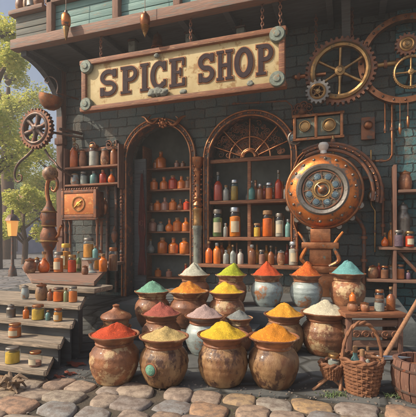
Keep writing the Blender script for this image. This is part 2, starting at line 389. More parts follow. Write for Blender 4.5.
while y > -3.6:
    x = -3.2 + (row % 2)*.10
    while x < 5.0:
        w = random.uniform(.070, .118); h = random.uniform(.070, .084)
        cx, cy = x+random.uniform(-.012, .012), y+edge(x)+random.uniform(-.012, .012)
        n = 18; ph = random.uniform(0, 6); ex = random.uniform(3.2, 5.0); sk1, sk2 = random.uniform(-.12, .12), random.uniform(-.10, .10)
        rings = []
        top = random.uniform(.004, .020)
        for sc_, zz in ((1, -.03), (1.0, -.002), (.965, .009), (.88, .0145), (.5, .0165), (0, .017)):
            if sc_ == 0: rings.append([g.bm.verts.new((cx, cy, zz-.02+top))]); continue
            ring = []
            for k in range(n):
                a = 2*PI*k/n; ca, sa = math.cos(a), math.sin(a)
                q = 1/((abs(ca)**ex + abs(sa)**ex)**(1/ex))*(1+.06*math.sin(2*a+ph)+.06*math.sin(3*a+ph*2)+.02*math.sin(5*a+ph))
                ring.append(g.bm.verts.new((cx+w*q*ca*sc_*.985+sk1*h*q*sa, cy+h*q*sa*sc_*.985+sk2*w*q*ca*.6, zz-.02+top+.004*noise.noise(Vector((cx*9+ca*sc_*.9, cy*9+sa*sc_*.9, 1))))))
            rings.append(ring)
        for a, b in zip(rings, rings[1:]):
            for k in range(n):
                if len(b) == 1: g.bm.faces.new((a[k], a[(k+1) % n], b[0]))
                else: g.bm.faces.new((a[k], a[(k+1) % n], b[(k+1) % n], b[k]))
        x += w*2+random.uniform(-.006, .006)
    y -= .152; row += 1
tag(g.build('cobblestone_street', 'cobble', angle=60), 'rounded pink and grey cobblestones along the front of the shop', None, kind='structure')
random.seed(31); g = MB()
for k in range(900):
    x = random.uniform(-.9, 2.9); y_ = edge(x)+abs(random.gauss(0, .22))-.05
    if random.random() < .25: y_ = edge(x)+random.uniform(-.7, .05)
    r_ = random.uniform(.0025, .0085); g.ball((x, y_, .004 if y_ > edge(x) else -.002), r_, 1, (1, 1, .7), .4)
mat('grit', (.24, .19, .15), (.12, .11, .10), 20, .85, 0, .3, 60)
tag(g.build('gravel', 'grit'), None, None, kind='stuff')
random.seed(7)
g = MB(); g.box((.93, -.93, .0935), (2.70, 1.30, .187), .015)
g.box((.46, -1.87, .045), (1.2, .56, .09), .015)
tag(g.build('step', 'dark_slate'), 'dark stone steps below the shop window', None, kind='structure')

# ---------------------------------------------------------------- shop building
WT = 3.43; WL = -2.42; WR = 4.2
D0, D1, DS = -1.218, -.241, 1.93      # doorway: left, right, spring of the arch
W0, W1, WS, SILL = .03, 1.10, 1.86, .50
def top_at(x):
    if D0 < x < D1:
        r = (D1-D0)/2; c = (D0+D1)/2; return 'd', DS + math.sqrt(max(0, r*r-(x-c)**2))
    if W0 < x < W1:
        r = (W1-W0)/2; c = (W0+W1)/2; return 'w', WS + math.sqrt(max(0, r*r-(x-c)**2))
    return None, 0
shop = thing('shop_building', 'slate grey spice shop with arched doorway, arched window and wooden overhang', 'building', (0, 0, 0))
w = MB()
def quad(mb, pts): mb.bm.faces.new([mb.bm.verts.new(p) for p in pts])
def wall_strip(xa, xb, za0, za1, zb0, zb1, dep=.2):
    quad(w, [(xa, 0, za0), (xb, 0, zb0), (xb, 0, zb1), (xa, 0, za1)])
quad(w, [(WL, 0, -.02), (D0, 0, -.02), (D0, 0, WT), (WL, 0, WT)])
quad(w, [(D1, 0, -.02), (W0, 0, -.02), (W0, 0, WT), (D1, 0, WT)])
quad(w, [(W1, 0, -.02), (WR, 0, -.02), (WR, 0, WT), (W1, 0, WT)])
quad(w, [(W0, 0, -.02), (W1, 0, -.02), (W1, 0, SILL), (W0, 0, SILL)])
quad(w, [(W0, 0, SILL), (W1, 0, SILL), (W1, .2, SILL), (W0, .2, SILL)])
for (a, b, sp, z0) in ((D0, D1, DS, -.02), (W0, W1, WS, SILL)):
    c, r = (a+b)/2, (b-a)/2; n = 28
    pr = [(c - r*math.cos(PI*i/n), sp + r*math.sin(PI*i/n)) for i in range(n+1)]
    for (xa, za), (xb, zb) in zip(pr, pr[1:]):
        quad(w, [(xa, 0, za), (xb, 0, zb), (xb, 0, WT), (xa, 0, WT)])
        quad(w, [(xa, 0, za), (xb, 0, zb), (xb, .2, zb), (xa, .2, za)])
    for x in (a, b): quad(w, [(x, 0, z0), (x, 0, sp), (x, .2, sp), (x, .2, z0)])
quad(w, [(WL, 0, -.02), (WL, 0, WT), (WL, 4, WT), (WL, 4, -.02)])
w.build('wall', 'slate_brick', shop)
m = MB(); m.box((onY(395.5, 200, -.03).x+.8, -.012, WT/2), (1.6, .03, WT-.01), .004); m.build('brick_return', 'teal_brick', shop)
# rooms seen through the openings
mat('inside_wall', (.17, .19, .175), (.11, .125, .12), 5, .85, 0, .3, 20, c3=(.19, .15, .12), t3=.64)
w = MB()
for (a, b, z0, z1, dp) in ((D0-.12, D1+.06, -.02, 2.6, .52), (W0-.06, W1+.12, SILL-.12, 2.55, .40)):
    quad(w, [(a, dp, z0), (b, dp, z0), (b, dp, z1), (a, dp, z1)])
    quad(w, [(a, .2, z0), (a, dp, z0), (a, dp, z1), (a, .2, z1)]); quad(w, [(b, .2, z0), (b, dp, z0), (b, dp, z1), (b, .2, z1)])
    quad(w, [(a, .2, z1), (b, .2, z1), (b, dp, z1), (a, dp, z1)]); quad(w, [(a, .2, z0), (b, .2, z0), (b, dp, z0), (a, dp, z0)])
w.build('interior_wall', 'inside_wall', shop)
# arched frames
def arch_frame(name, a, b, sp, z0, wid, m, proud=.05, inner=None):
    c, r = (a+b)/2, (b-a)/2
    pin = [(a+.004, z0)] + [(c-(r-.004)*math.cos(PI*i/28), sp+(r-.004)*math.sin(PI*i/28)) for i in range(29)] + [(b-.004, z0)]
    ro = r+wid
    po = [(a-wid, z0)] + [(c-ro*math.cos(PI*i/28), sp+ro*math.sin(PI*i/28)) for i in range(29)] + [(b+wid, z0)]
    mb = MB(); n = len(pin)
    pr = [(-proud, )]
    for i in range(n-1):
        A, B, C, D = po[i], po[i+1], pin[i+1], pin[i]
        q = lambda p, yy: mb.bm.verts.new((p[0], yy, p[1]))
        mb.bm.faces.new((q(A, -proud), q(B, -proud), q(C, -proud), q(D, -proud)))
        mb.bm.faces.new((q(A, -proud), q(B, -proud), q(B, .002), q(A, .002)))
        mb.bm.faces.new((q(D, -proud), q(C, -proud), q(C, .12), q(D, .12)))
    bmesh.ops.remove_doubles(mb.bm, verts=mb.bm.verts[:], dist=.0005)
    fr = mb.build(name, m, shop)
    b2 = MB()
    for k, off in enumerate((.012, wid-.012)):
        pts = [Vector((a-off, -proud, z0))] + [Vector((c-(r+off)*math.cos(PI*i/40), -proud, sp+(r+off)*math.sin(PI*i/40))) for i in range(41)] + [Vector((b+off, -proud, z0))]
        b2.tube(pts, .013, 8)
    for i in range(1, 22):
        a_ = PI*i/22; rr = r+wid/2
        b2.ball((c-rr*math.cos(a_), -proud-.004, sp+rr*math.sin(a_)), .012, 1)
    for zz in [z0+.12*i for i in range(1, int((sp-z0)/.12)+1)]:
        for x in (a-wid/2, b+wid/2): b2.ball((x, -proud-.004, zz), .010, 1)
    b2.build('beading', 'copper', fr)
    return fr
mat('frame_paint', (.13, .085, .07), (.075, .062, .06), 6, .6, .2, .5, 30, c3=(.30, .12, .06), t3=.56, s3=10)
arch_frame('door_frame', D0, D1, DS, .0, .085, 'frame_paint')
arch_frame('window_frame', W0, W1, WS, SILL-.03, .085, 'frame_paint')
# window bars, fan light and scrollwork
wc, wr = (W0+W1)/2, (W1-W0)/2
m = MB(); m.box((wc, .015, (SILL+WS)/2), (.045, .05, WS-SILL), .008); m.build('window_bar', 'rim_wood', shop)
m = MB(); m.box((wc, .012, WS-.01), (W1-W0-.01, .06, .05), .01)
m.build('window_bar', 'rim_wood', shop)
m = MB()
for a_ in (22, 48, 90, 132, 158):
    m.bar((wc+.10*math.cos(R(a_)), .03, WS+.10*math.sin(R(a_))), (wc+(wr-.01)*math.cos(R(a_)), .03, WS+(wr-.01)*math.sin(R(a_))), .012)
for rr in (.115, .27): m.tube(arc(wc, WS+.02, rr, 0, 180, 30, .03), .012, 8)
m.tube(arc(wc, WS+.02, .08, 0, 180, 30, .0), .022, 8)
m.build('fan_light', 'copper', shop)
m = MB()
random.seed(3)
for i in range(150):
    a_ = random.uniform(6, 174); rr = random.uniform(.14, wr-.06)
    m.tube(spiral(wc+rr*math.cos(R(a_)), WS+.02+rr*math.sin(R(a_)), .010, random.uniform(.03, .05), random.uniform(0, 360), random.uniform(400, 800), 18, .045+random.uniform(0, .012)), .0055, 5)
m.build('scrollwork', 'rusty_iron', shop)
for z, x0, x1, yf in ((1.326, W0, W1, -.05), (.85, W0, W1, -.06), (SILL+.002, W0-.16, W1+.34, -.16)):
    m = MB(); m.box(((x0+x1)/2, (yf+.36)/2 if z > .6 else (yf-.004)/2, z-.0225), (x1-x0-.012, (.36-yf) if z > .6 else (-yf-.008), .045), .008); m.build('window_shelf', 'rim_wood', shop)
# doorway: shelves inside, door jamb
DZ = [onY(165, yy, .33).z for yy in (168, 189.5, 210.5, 231.5, 253.5, 277)]
xa, xb = onY(147, 200, .33).x, D1+.05
for z in DZ: m = MB(); m.box(((xa+xb)/2, .40, z-.011), (xb-xa, .20, .022), .004); m.build('door_shelf', 'rim_wood', shop)
m = MB()
m.box((xa-.012, .36, 1.1), (.022, .26, 2.2), .004)
m.build('shelf_upright', 'rim_wood', shop)
# half-open door leaf on the left of the doorway
dl = MB()
dxa, dxb = D0+.02, onY(146, 200, .14).x
dl.box(((dxa+dxb)/2, .15, 1.0), (dxb-dxa, .04, 1.98), .01)
for zz in (.35, .85, 1.35, 1.8): dl.box(((dxa+dxb)/2, .128, zz), (dxb-dxa-.06, .02, .05), .006)
d = dl.build('door', 'dark_plank', shop)
h = MB(); h.torus(.035, .007, Matrix.Translation((dxb-.05, .10, 1.05)) @ Matrix.Rotation(PI/2, 4, 'X')); h.ball((dxb-.05, .115, 1.09), .014)
h.build('handle', 'brass', d)
# posts, pillar, mouldings
m = MB(); m.box((WL+.06, -.03, WT/2), (.11, .12, WT-.02), .012); m.box((WL+.06, -.03, 2.3), (.15, .16, .10), .012); m.box((WL+.06, -.03, .9), (.15, .16, .08), .012)
m.build('corner_post', 'old_wood_upright', shop)
for px in (108, 117):
    m = MB(); p = onY(px, 200, -.02); m.box((p.x, -.03, 1.15), (.035, .06, 2.2), .008); m.build('moulding', 'frame_paint', shop)
m = MB(); bx_ = onY(124, 200, 0).x; m.lathe([(0, .45)]+[(.010+.014*abs(math.sin(k*.9))+.004*math.sin(k*2.3), .455+k*.0155) for k in range(98)]+[(0, 1.98)], 14, Matrix.Translation((bx_, -.07, 0)))
m.build('bead_trim', 'rusty_iron', shop)
pc = onY(197.5, 220, -.09)
pil = MB(); pil.lathe([(0, .0), (.085, .0), (.085, .06), (.06, .09), (.055, .12), (.055, .94), (.065, .96), (.065, 1.0), (0, 1.0)], 24)
pob = pil.build('pillar', 'patina_stone', shop, loc=(pc.x, pc.y, 0))
m = MB(); m.lathe([(0, 1.0), (.062, 1.0), (.066, 1.03), (.058, 1.06), (.058, 1.18), (.068, 1.2), (.068, 1.23), (0, 1.23)], 20); m.build('sleeve', 'brass', pob)
m = MB(); m.lathe([(0, 1.23), (.05, 1.23), (.07, 1.27), (.045, 1.32), (.06, 1.36), (.042, 1.4), (.042, 1.68), (.06, 1.72), (.045, 1.76), (.075, 1.83), (.085, 1.9), (0, 1.9)], 20)
for k in range(24):
    a_ = k*2.1; m.ball((.05*math.cos(a_), .05*math.sin(a_), 1.28+k*.022), .017, 1)
m.build('capital', 'copper', pob)

# overhanging upper storey
OY = -.80; OB = 3.36
m = MB(); m.box((.85, (OY-.0)/2, OB+.10), (6.6, -OY+.04, .06), .004)
m.build('soffit', 'dark_plank', shop)
for k in range(12): m = MB(); m.box((WL+.15+.55*k, OY/2, OB+.034), (.07, -OY-.06, .07), .006); m.build('joist', 'dark_plank', shop)
for (xa, xb, zb, zt, mm) in ((-2.50, 4.2, OB, OB+.13, 'pink_wood'), (-2.54, -1.97, OB+.47, OB+.53, 'pink_wood'), (-1.93, 4.2, OB+.50, OB+.60, 'old_wood')):
    b = MB(); b.box(((xa+xb)/2, OY-.02, (zb+zt)/2), (xb-xa, .13 if zb < 3.4 else .12, zt-zb), .012)
    b.build('fascia_beam', mm, shop)
posts = [onY(px, 20, OY).x for px in (53, 118.5, 179)] + [1.15, 2.2]
for k, x in enumerate(posts):
    b = MB(); b.box((x, OY-.03, OB+.13+(.52 if k else .66)), (.085, .10, (1.04 if k else 1.32)), .012)
    b.build('post', 'pink_wood_upright', shop)
bays = [(-2.48, posts[0]-.043)] + [(posts[i]+.043, posts[i+1]-.043) for i in range(4)] + [(posts[4]+.043, 4.2)]
for i, (xa, xb) in enumerate(bays):
    b = MB()
    nrow = 4; z0 = OB+.132; z1 = OB+(.465 if i == 0 else .498)
    hh = (z1-z0)/nrow
    for k in range(nrow):
        b.box(((xa+xb)/2, OY+.01+random.uniform(-.004, .004), z0+hh*(k+.5)), (xb-xa, .03, hh-.006), .006)
    b.build('panel', 'grey_plank' if i == 0 else 'teal_panel', shop)
for i in range(1, 6):
    xa, xb = bays[i]
    b = MB(); b.box(((xa+xb)/2, OY+.03, OB+.6+.28), (xb-xa, .03, .55), .005); b.build('upper_panel', 'teal_panel', shop)
b = MB(); b.box((.9, OY-.10, OB+1.22), (7.0, .34, .10), .02); b.build('eave_board', 'old_wood', shop)
b = MB(); b.box((1.2, 1.7, OB+1.0), (6.0, 3.9, .12), .01); b.build('upper_floor', 'dark_plank', shop)
b = MB(); b.box((posts[0]+.05, .9, OB+.55), (.08, 3.2, .9), .01); b.build('upper_side', 'dark_plank', shop)
# curved bracket under the left end of the overhang
def bracket(x, nm='bracket'):
    out = [(0, 0), (-.02, -.02)]
    pts = [(-.79, .0), (-.79, -.07)] + [(-.09-.70*(1-math.sin(R(t))), -.07-.62*(1-math.cos(R(t)))) for t in range(0, 91, 6)] + [(0, -.70), (0, 0)]
    b = MB()
    # prism lies in x-z: turn it so that its long side runs along y
    M = Matrix.Translation((x, 0, OB+.0)) @ Matrix.Rotation(PI/2, 4, 'Z')
    b.prism([(p[0], p[1]) for p in pts], None, -.045, .045, M)
    b.build(nm, 'dark_plank', shop)
bracket(WL+.06); bracket(1.75); bracket(3.4)

# ---------------------------------------------------------------- the sign
SX0, SX1, SZ0, SZ1, SY = -1.39, 1.147, 2.42, 3.06, -.80
scx, scz = (SX0+SX1)/2, (SZ0+SZ1)/2; SW, SH = SX1-SX0, SZ1-SZ0
sign = thing('shop_sign', 'long cream wooden sign lettered SPICE SHOP hanging under the overhang', 'sign', (scx, SY, scz))
m = MB(); m.box((0, .02, 0), (SW-.06, .05, SH-.06), .006); m.build('board', 'sign_board', sign)
m = MB()
m.box((0, .0, SH/2-.03), (SW+.04, .10, .06), .014, jit=.005); m.box((0, .0, -SH/2+.03), (SW+.04, .10, .06), .014, jit=.005)
m.box((-SW/2+.03, .0, 0), (.065, .088, SH-.122), .014); m.box((SW/2-.03, .0, 0), (.065, .088, SH-.122), .014)
m.build('frame', 'rim_wood', sign)
for sx in (-1, 1):
    for sz in (-1, 1):
        m = MB(); M = Matrix.Translation((sx*(SW/2-.075), -.048, sz*(SH/2-.085))) @ Matrix.Rotation(PI/2, 4, 'X')
        m.lathe([(0, .03), (.03, .028), (.04, .018), (.075, .016), (.085, .0), (.085, -.03), (0, -.03)], 24, M); m.build('corner_boss', 'patina', sign)
for dx, dz, rr in ((-.27, -.20, .062), (-.20, -.195, .07), (-.13, -.205, .058), (-.22, .23, .035), (.12, -.235, .04), (.9, -.24, .04)):
    m = MB(); m.ball((dx, -.035, dz), rr, 3, (1, .55, .75), .35); m.build('stone_lump', 'patina_stone', sign)
# letters
def letters(ch):
    st = []   # ('s', points, width) or ('b', x0, z0, x1, z1)
    A = lambda cx, cz, rx, rz, a0, a1, n=22: [(cx+rx*math.cos(R(a0+(a1-a0)*i/n)), cz+rz*math.sin(R(a0+(a1-a0)*i/n))) for i in range(n+1)]
    if ch == 'S':
        st.append(('s', A(.31, .71, .21, .21, 28, 262) + A(.31, .29, .22, .21, 82, -152), .155)); wd = .62
        st += [('b', .46, .70, .58, .98), ('b', .04, .02, .16, .33)]
    elif ch == 'P':
        st += [('b', .08, .02, .26, .98), ('b', .0, .0, .36, .09), ('b', .0, .91, .30, 1.0)]
        st.append(('s', [(.2, .925), (.34, .925)] + A(.36, .71, .19, .215, 85, -85) + [(.34, .495), (.2, .495)], .14)); wd = .62
    elif ch == 'I':
        st += [('b', .08, .02, .26, .98), ('b', .0, .0, .34, .09), ('b', .0, .91, .34, 1.0)]; wd = .34
    elif ch == 'C':
        st.append(('s', A(.36, .5, .27, .42, 42, 318, 30), .165)); st += [('b', .52, .66, .63, .97), ('b', .54, .10, .63, .32)]; wd = .66
    elif ch == 'E':
        st += [('b', .08, .02, .26, .98), ('b', .0, .0, .58, .10), ('b', .0, .90, .56, 1.0), ('b', .2, .45, .44, .55), ('b', .39, .36, .46, .64), ('b', .50, .02, .60, .28), ('b', .49, .72, .58, .98)]; wd = .62
    elif ch == 'H':
        st += [('b', .08, .02, .25, .98), ('b', .50, .02, .67, .98), ('b', .2, .44, .55, .56)]
        for x in (.0, .42): st += [('b', x, .0, x+.33, .09), ('b', x, .91, x+.33, 1.0)]
        wd = .75
    elif ch == 'O':
        st.append(('o', A(.38, .5, .29, .42, 0, 360, 36)[:-1], .17)); wd = .76
    return st, wd
def strip(mb, pts, wid, y0, y1, closed=False):
    n = len(pts); L, Rr = [], []
    for i in range(n):
        if closed: a, b = pts[i-1], pts[(i+1) % n]
        else: a, b = pts[max(0, i-1)], pts[min(n-1, i+1)]
        t = Vector((b[0]-a[0], b[1]-a[1])); t.normalize(); nn = Vector((-t.y, t.x))
        p = Vector(pts[i]); L.append(p+nn*wid/2); Rr.append(p-nn*wid/2)
    if closed: mb.prism([tuple(p) for p in L], [tuple(p) for p in Rr], y0, y1)
    else: mb.prism([tuple(p) for p in L] + [tuple(p) for p in reversed(Rr)], None, y0, y1)
LH = .325
txt = [('S', 100), ('P', 121.5), ('I', 141), ('C', 151), ('E', 170), ('S', 198), ('H', 217), ('O', 235), ('P', 256.5)]
def px2x(px): return onY(px, 85, SY).x - scx
ends = [118, 138, 149, 167, 186, 215, 233, 253, 273]
for (ch, px), pe in zip(txt, ends):
    st, wd = letters(ch); x0 = px2x(px); sx_ = (px2x(pe)-px2x(px))/wd
    zb = -.155
    for layer, grow, yb, mm in (('letter_outline', .024, -.012, 'letter_edge'), ('letter', 0, -.020, 'letter_paint')):
        mb = MB()
        for k, s0 in enumerate(st):
            y0 = yb - .0006*k; y1 = 0
            if s0[0] == 'b':
                xa, za, xb2, zb2 = x0+s0[1]*sx_-grow/2, zb+s0[2]*LH-grow/2, x0+s0[3]*sx_+grow/2, zb+s0[4]*LH+grow/2
                mb.prism([(xa, za), (xb2, za), (xb2, zb2), (xa, zb2)], None, y0, y1)
            else:
                P2 = [(x0+p[0]*sx_, zb+p[1]*LH) for p in s0[1]]
                strip(mb, P2, s0[2]*LH+grow, y0, y1, s0[0] == 'o')
        mb.build(layer, mm, sign, loc=(0, 0, 0))
# chains
def chain(mb, a, b, ln=.05, r=.0055):
    a, b = Vector(a), Vector(b); d = b-a; n = max(2, int(d.length/(ln*.72))); q = d.to_track_quat('Z', 'Y').to_matrix().to_4x4()
    for i in range(n):
        c = a + d*((i+.5)/n)
        M = Matrix.Translation(c) @ q @ Matrix.Rotation(PI/2*(i % 2), 4, 'Z') @ Matrix.Rotation(PI/2, 4, 'X') @ Matrix.Rotation(PI/2, 4, 'Z')
        mb.torus(ln*.30, r, M, 14, 6, sx=1.75)
for px in (100, 190, 262, 280):
    m = MB(); x = px2x(px); chain(m, (x, .02, SH/2-.01), (x, .02, OB+.06-scz)); m.build('hanging_chain', 'rusty_iron', sign)

# hanging chains over the gear wheel
for i, (px, yb, lab) in enumerate(((316, 60, 'rusty iron chain hanging down left of the large gear wheel'), (346, 38, 'short rusty chain hanging above the large gear wheel'), (352, 38, 'twin short chain beside the one above the gear wheel'))):
    p = onY(px, yb, -.28); m = MB(); chain(m, (0, 0, 0), (0, 0, OB+.05-p.z))
    tag(m.build('chain', 'rusty_iron', loc=p), lab, 'chain', 'chains under the overhang')

# hanging copper drops
def drop(px, yt, yb, lab, mtl, ribs):
    top = onY(px, yt, OY-.16); bot = onY(px, yb, OY-.16); L = top.z-bot.z; r = .058
    t = thing('hanging_lantern', lab, 'lantern', bot, 'copper drops hanging before the overhang')
    m = MB(); prof = [(0, L), (.018, L), (.022, L*.93), (.04, L*.9), (r*.95, L*.82), (r, L*.7), (r*.96, L*.55), (r*.7, L*.47)]
    m.lathe(prof+[(0, L*.47)], 24); m.build('body', mtl, t)
    m = MB()
    if ribs:
        pr = [(0, L*.47)]
        for k in range(7): z = L*(.47-.045*k); rr = r*(.95-.09*k); pr += [(rr*.85, z), (rr, z-L*.02)]
        m.lathe(pr+[(.008, L*.08), (0, 0)], 24)
    else: m.lathe([(0, L*.47), (r*.62, L*.47), (r*.66, L*.42), (r*.5, L*.3), (r*.34, L*.15), (.006, .01), (0, 0)], 20)
    m.build('tip', 'brass', t)
    m = MB(); m.bar((0, 0, L), (0, 0, OB+1.18-bot.z), .004, seg=6); m.build('cord', 'iron', t)
drop(66, 11, 41, 'bright orange copper drop lantern hanging at left of the overhang', 'bright_copper', False)
drop(145, 12, 38, 'ribbed copper drop hanging above the letter C of the sign', 'copper', True)
p = onY(157.5, 49, -.55)
t = thing('bell', 'small copper bell hanging under the overhang above the sign', 'bell', p)
m = MB(); m.lathe([(0, .20), (.012, .20), (.02, .185), (.05, .16), (.062, .10), (.066, .05), (.085, .01), (.078, .005), (.055, .05), (0, .12)], 24); m.build('body', 'copper', t)
m = MB(); m.bar((0, 0, .19), (0, 0, OB+.05-p.z), .005, seg=6); m.build('cord', 'iron', t)
m = MB(); m.ball((0, 0, .01), .022, 2); m.build('clapper', 'iron', t)
# pale glass brackets behind the sign
for px, py, lab in ((133, 45, 'small pale teal lamp block behind the left of the sign'), (190, 38, 'small pale teal lamp block behind the middle of the sign'), (241, 33, 'small pale teal lamp block behind the right of the sign')):
    p = onY(px, py+8, -.45); t = thing('lamp_block', lab, 'lamp', p, 'lamp blocks under the overhang')
    m = MB(); m.box((0, 0, .07), (.10, .08, .14), .015); m.build('glass', 'patina_stone', t)
    m = MB(); m.box((0, 0, .152), (.12, .10, .02), .005); m.bar((0, 0, .15), (0, 0, OB+.06-p.z), .012); m.build('mount', 'iron', t)

# ---------------------------------------------------------------- gears
def gear(name, label, c, ro, ri, teeth, depth, spokes, thick, mtl, hubr, spoke_r=.012, mat2=None, shaft=None, group=None, rim=True, rot=0, rimr=None):
    t = thing(name, label, 'gear', c, group)
    m = MB(); gear_ring(m, ro, ri, teeth, depth, -thick/2, thick/2); m.build('toothed_ring', mtl, t)
    if rim:
        m = MB(); m.torus((ri+.006), rimr or thick*.34, Matrix.Translation((0, -thick*.4, 0)) @ Matrix.Rotation(PI/2, 4, 'X'), 48); m.build('rim', mat2 or mtl, t)
    m = MB()
    for k in range(spokes):
        a = 2*PI*k/spokes+rot
        m.tube([(hubr*.8*math.cos(a), 0, hubr*.8*math.sin(a)), ((ri*.5)*math.cos(a), 0, ri*.5*math.sin(a)), ((ri+.008)*math.cos(a), 0, (ri+.008)*math.sin(a))], [spoke_r*1.3, spoke_r*.85, spoke_r*1.3], 10)
    m.build('spokes', mat2 or mtl, t)
    M = Matrix.Rotation(PI/2, 4, 'X')
    m = MB(); m.lathe([(0, thick*.95), (hubr*.45, thick*.95), (hubr*.5, thick*.75), (hubr, thick*.6), (hubr, -thick*.6), (0, -thick*.6)], 20, M); m.build('hub', mat2 or mtl, t)
    if shaft:
        m = MB(); m.bar((0, .01, 0), (0, shaft, 0), hubr*.5); m.build('axle', 'iron', t)
    return t
c = onY(340, 71.5, -.28)
gear('gear_wheel', 'large coppery gear wheel with six spokes mounted on the wall right of the sign', c, .355, .290, 40, .03, 6, .06, 'rusty_iron', .055, .018, 'brass', .27, rot=.5, rimr=.034)
c2 = onY(318, 92, -.38)
gear('gear_wheel', 'small grey brass cog in front of the large gear wheel at its lower left', c2, .115, .07, 16, .022, 5, .05, 'pewter', .03, .010, 'brass', .37)
c3 = onY(407, 45, -.42)
gear('gear_wheel', 'small solid brass cog at the upper right inside the copper hoop', c3, .10, .055, 16, .02, 4, .05, 'rusty_iron', .045, .016, 'brass', .41)
c4_ = onY(411, 72, -.42)
gear('gear_wheel', 'slim four spoked brass hand wheel at the right edge inside the copper hoop', c4_, .17, .150, 40, .004, 4, .03, 'brass', .03, .011, 'brass', .41)
# big hoop
c5 = onY(405, 60, -.17)
t = thing('copper_hoop', 'wide riveted copper hoop on the wall around two small wheels at far right', 'hoop', c5)
m = MB(); n = 72; ro, ri = .485, .42
a0, a1 = 150, 590
op = [((ro)*math.cos(2*PI*i/n), ro*math.sin(2*PI*i/n)) for i in range(n)]; ip = [(ri*math.cos(2*PI*i/n), ri*math.sin(2*PI*i/n)) for i in range(n)]
m.prism(op, ip, -.05, .03); m.second('iron')
for i in range(24):
    a = 2*PI*i/24; m.ball(((ro+ri)/2*math.cos(a), -.052, (ro+ri)/2*math.sin(a)), .014, 2)
m.build('band', 'copper', t)
for a in (0.3, 2.4, 4.4): m = MB(); m.bar(((ri+.03)*math.cos(a), .02, (ri+.03)*math.sin(a)), ((ri+.03)*math.cos(a), .165, (ri+.03)*math.sin(a)), .02); m.build('wall_stay', 'iron', t)
# pipes that carry the gears
def pipe(label, pts, r, mtl='copper', flanges=()):
    pts = [Vector(p) for p in pts]; t = thing('pipe', label, 'pipe', pts[0])
    m = MB(); m.tube([p-pts[0] for p in pts], r, 12); m.build('tube', mtl, t)
    for f in flanges:
        m = MB(); i = min(int(f), len(pts)-2); p = pts[i].lerp(pts[i+1], f-i)-pts[0]; d = (pts[i+1]-pts[i]).normalized()
        m.bar(p-d*.016, p+d*.016, r*1.7); m.build('flange', 'rusty_iron', t)
pipe('short copper pipe running left from the large gear wheel', [onY(326, 74, -.22), onY(296, 77, -.22), onY(294, 77, 0)], .026, 'copper', (.4, .9))
pipe('brass pipe running right from the large gear wheel to the copper hoop', [onY(372, 66.5, -.22), onY(399, 62.5, -.22), onY(401, 62.5, 0)], .028, 'brass', (.15, .5, .95))
pipe('stout ribbed brass pipe rising from the large gear wheel to the ceiling', [onY(347.5, 44, -.24), onY(347.5, 12, -.24)], .036, 'brass', (.1, .3, .5, .7, .9))
pipe('thin copper pipe hanging in a loop below the copper hoop', [onY(385, 103, -.12), onY(385, 133, -.12)], .010, 'copper', (.9,))
pipe('thin copper pipe running down the wall then turning left toward the boiler', [onY(392, 103, -.10), onY(392, 155, -.10), onY(390, 159, -.10), onY(386, 161, -.10), onY(376, 161, -.10), onY(372, 161, 0)], .013, 'copper', (.5, 3.5))
for px, py, l in ((400, 135, 'left'), (408, 128, 'right')):
    p0 = onY(px, 103, -.30); p1 = onY(px, py, -.30)
    t = thing('pendant', 'slim copper pendant hanging under the hoop, the %s one of the pair' % l, 'pendant', p1, 'pendants under the hoop')
    m = MB(); m.lathe([(0, 0), (.008, .01), (.018, .05), (.014, .12), (0, .14)], 12); m.build('weight', 'copper', t)
    m = MB(); m.bar((0, 0, .13), (0, 0, p0.z-p1.z+.02), .004, seg=6); m.build('cord', 'rusty_iron', t)

# ---------------------------------------------------------------- round copper boiler with dial
bc = onY(323.5, 191.5, -.34)
boil = thing('boiler', 'round orange copper boiler with a porthole dial on the wall right of the window', 'boiler', bc)
MX = Matrix.Rotation(PI/2, 4, 'X')          # lathe axis to -y
m = MB(); m.lathe([(0, -.30), (.18, -.29), (.32, -.22), (.40, -.10), (.415, 0), (.40, .08), (.36, .145), (.31, .18), (.25, .19), (.23, .19)], 56, MX); shell_ = m; m.second('pewter')
m = MB(); m.torus(.408, .024, Matrix.Translation((0, -.02, 0)) @ MX, 64, 10); m.build('seam_band', 'copper', boil)
for k in range(18):
    a = 2*PI*k/18+.1; shell_.ball((.345*math.cos(a), -.158, .345*math.sin(a)), .017, 2)
shell_.build('shell', 'bright_copper', boil)
m = MB(); m.lathe([(.275, .17), (.28, .205), (.26, .225), (.225, .215), (.22, .17)], 56, MX); m.build('bezel', 'pewter', boil)
m = MB(); m.lathe([(0, .193), (.225, .193)], 56, MX); m.torus(.15, .007, Matrix.Translation((0, -.195, 0)) @ MX, 48, 6); m.build('dial', 'dial_face', boil)
for k in range(8):
    a = 2*PI*k/8+.35; M = Matrix.Translation((.145*math.cos(a), -.194, .145*math.sin(a))) @ MX
    m = MB(); m.lathe([(0, .02), (.028, .016), (.037, .006), (.040, 0)], 20, M); le = m.build('lens', 'blue_enamel', boil)
    m = MB(); m.torus(.040, .007, Matrix.Translation((.145*math.cos(a), -.196, .145*math.sin(a))) @ MX, 22, 6); m.build('lens_ring', 'pewter', le)
m = MB(); m.torus(.08, .012, Matrix.Translation((0, -.197, 0)) @ MX, 32, 8); m.build('dial_collar', 'brass', boil)
m = MB(); gear_ring(m, .112, .092, 22, .010, -.206, -.196); m.build('dial_gear', 'brass', boil)
for k in range(8):
    a = 2*PI*k/8-.04; m = MB(); m.tube([(.095*math.cos(a), -.199, .095*math.sin(a)), (.215*math.cos(a+.12), -.199, .215*math.sin(a+.12))], [.008, .004], 6); m.build('dial_arm', 'rusty_iron', boil)
m = MB(); m.torus(.205, .010, Matrix.Translation((0, -.196, 0)) @ MX, 56, 6); m.build('dial_edge', 'rusty_iron', boil)
m = MB(); m.lathe([(0, .24), (.025, .235), (.04, .22), (.05, .19)], 20, MX); m.build('dial_knob', 'bright_copper', boil)
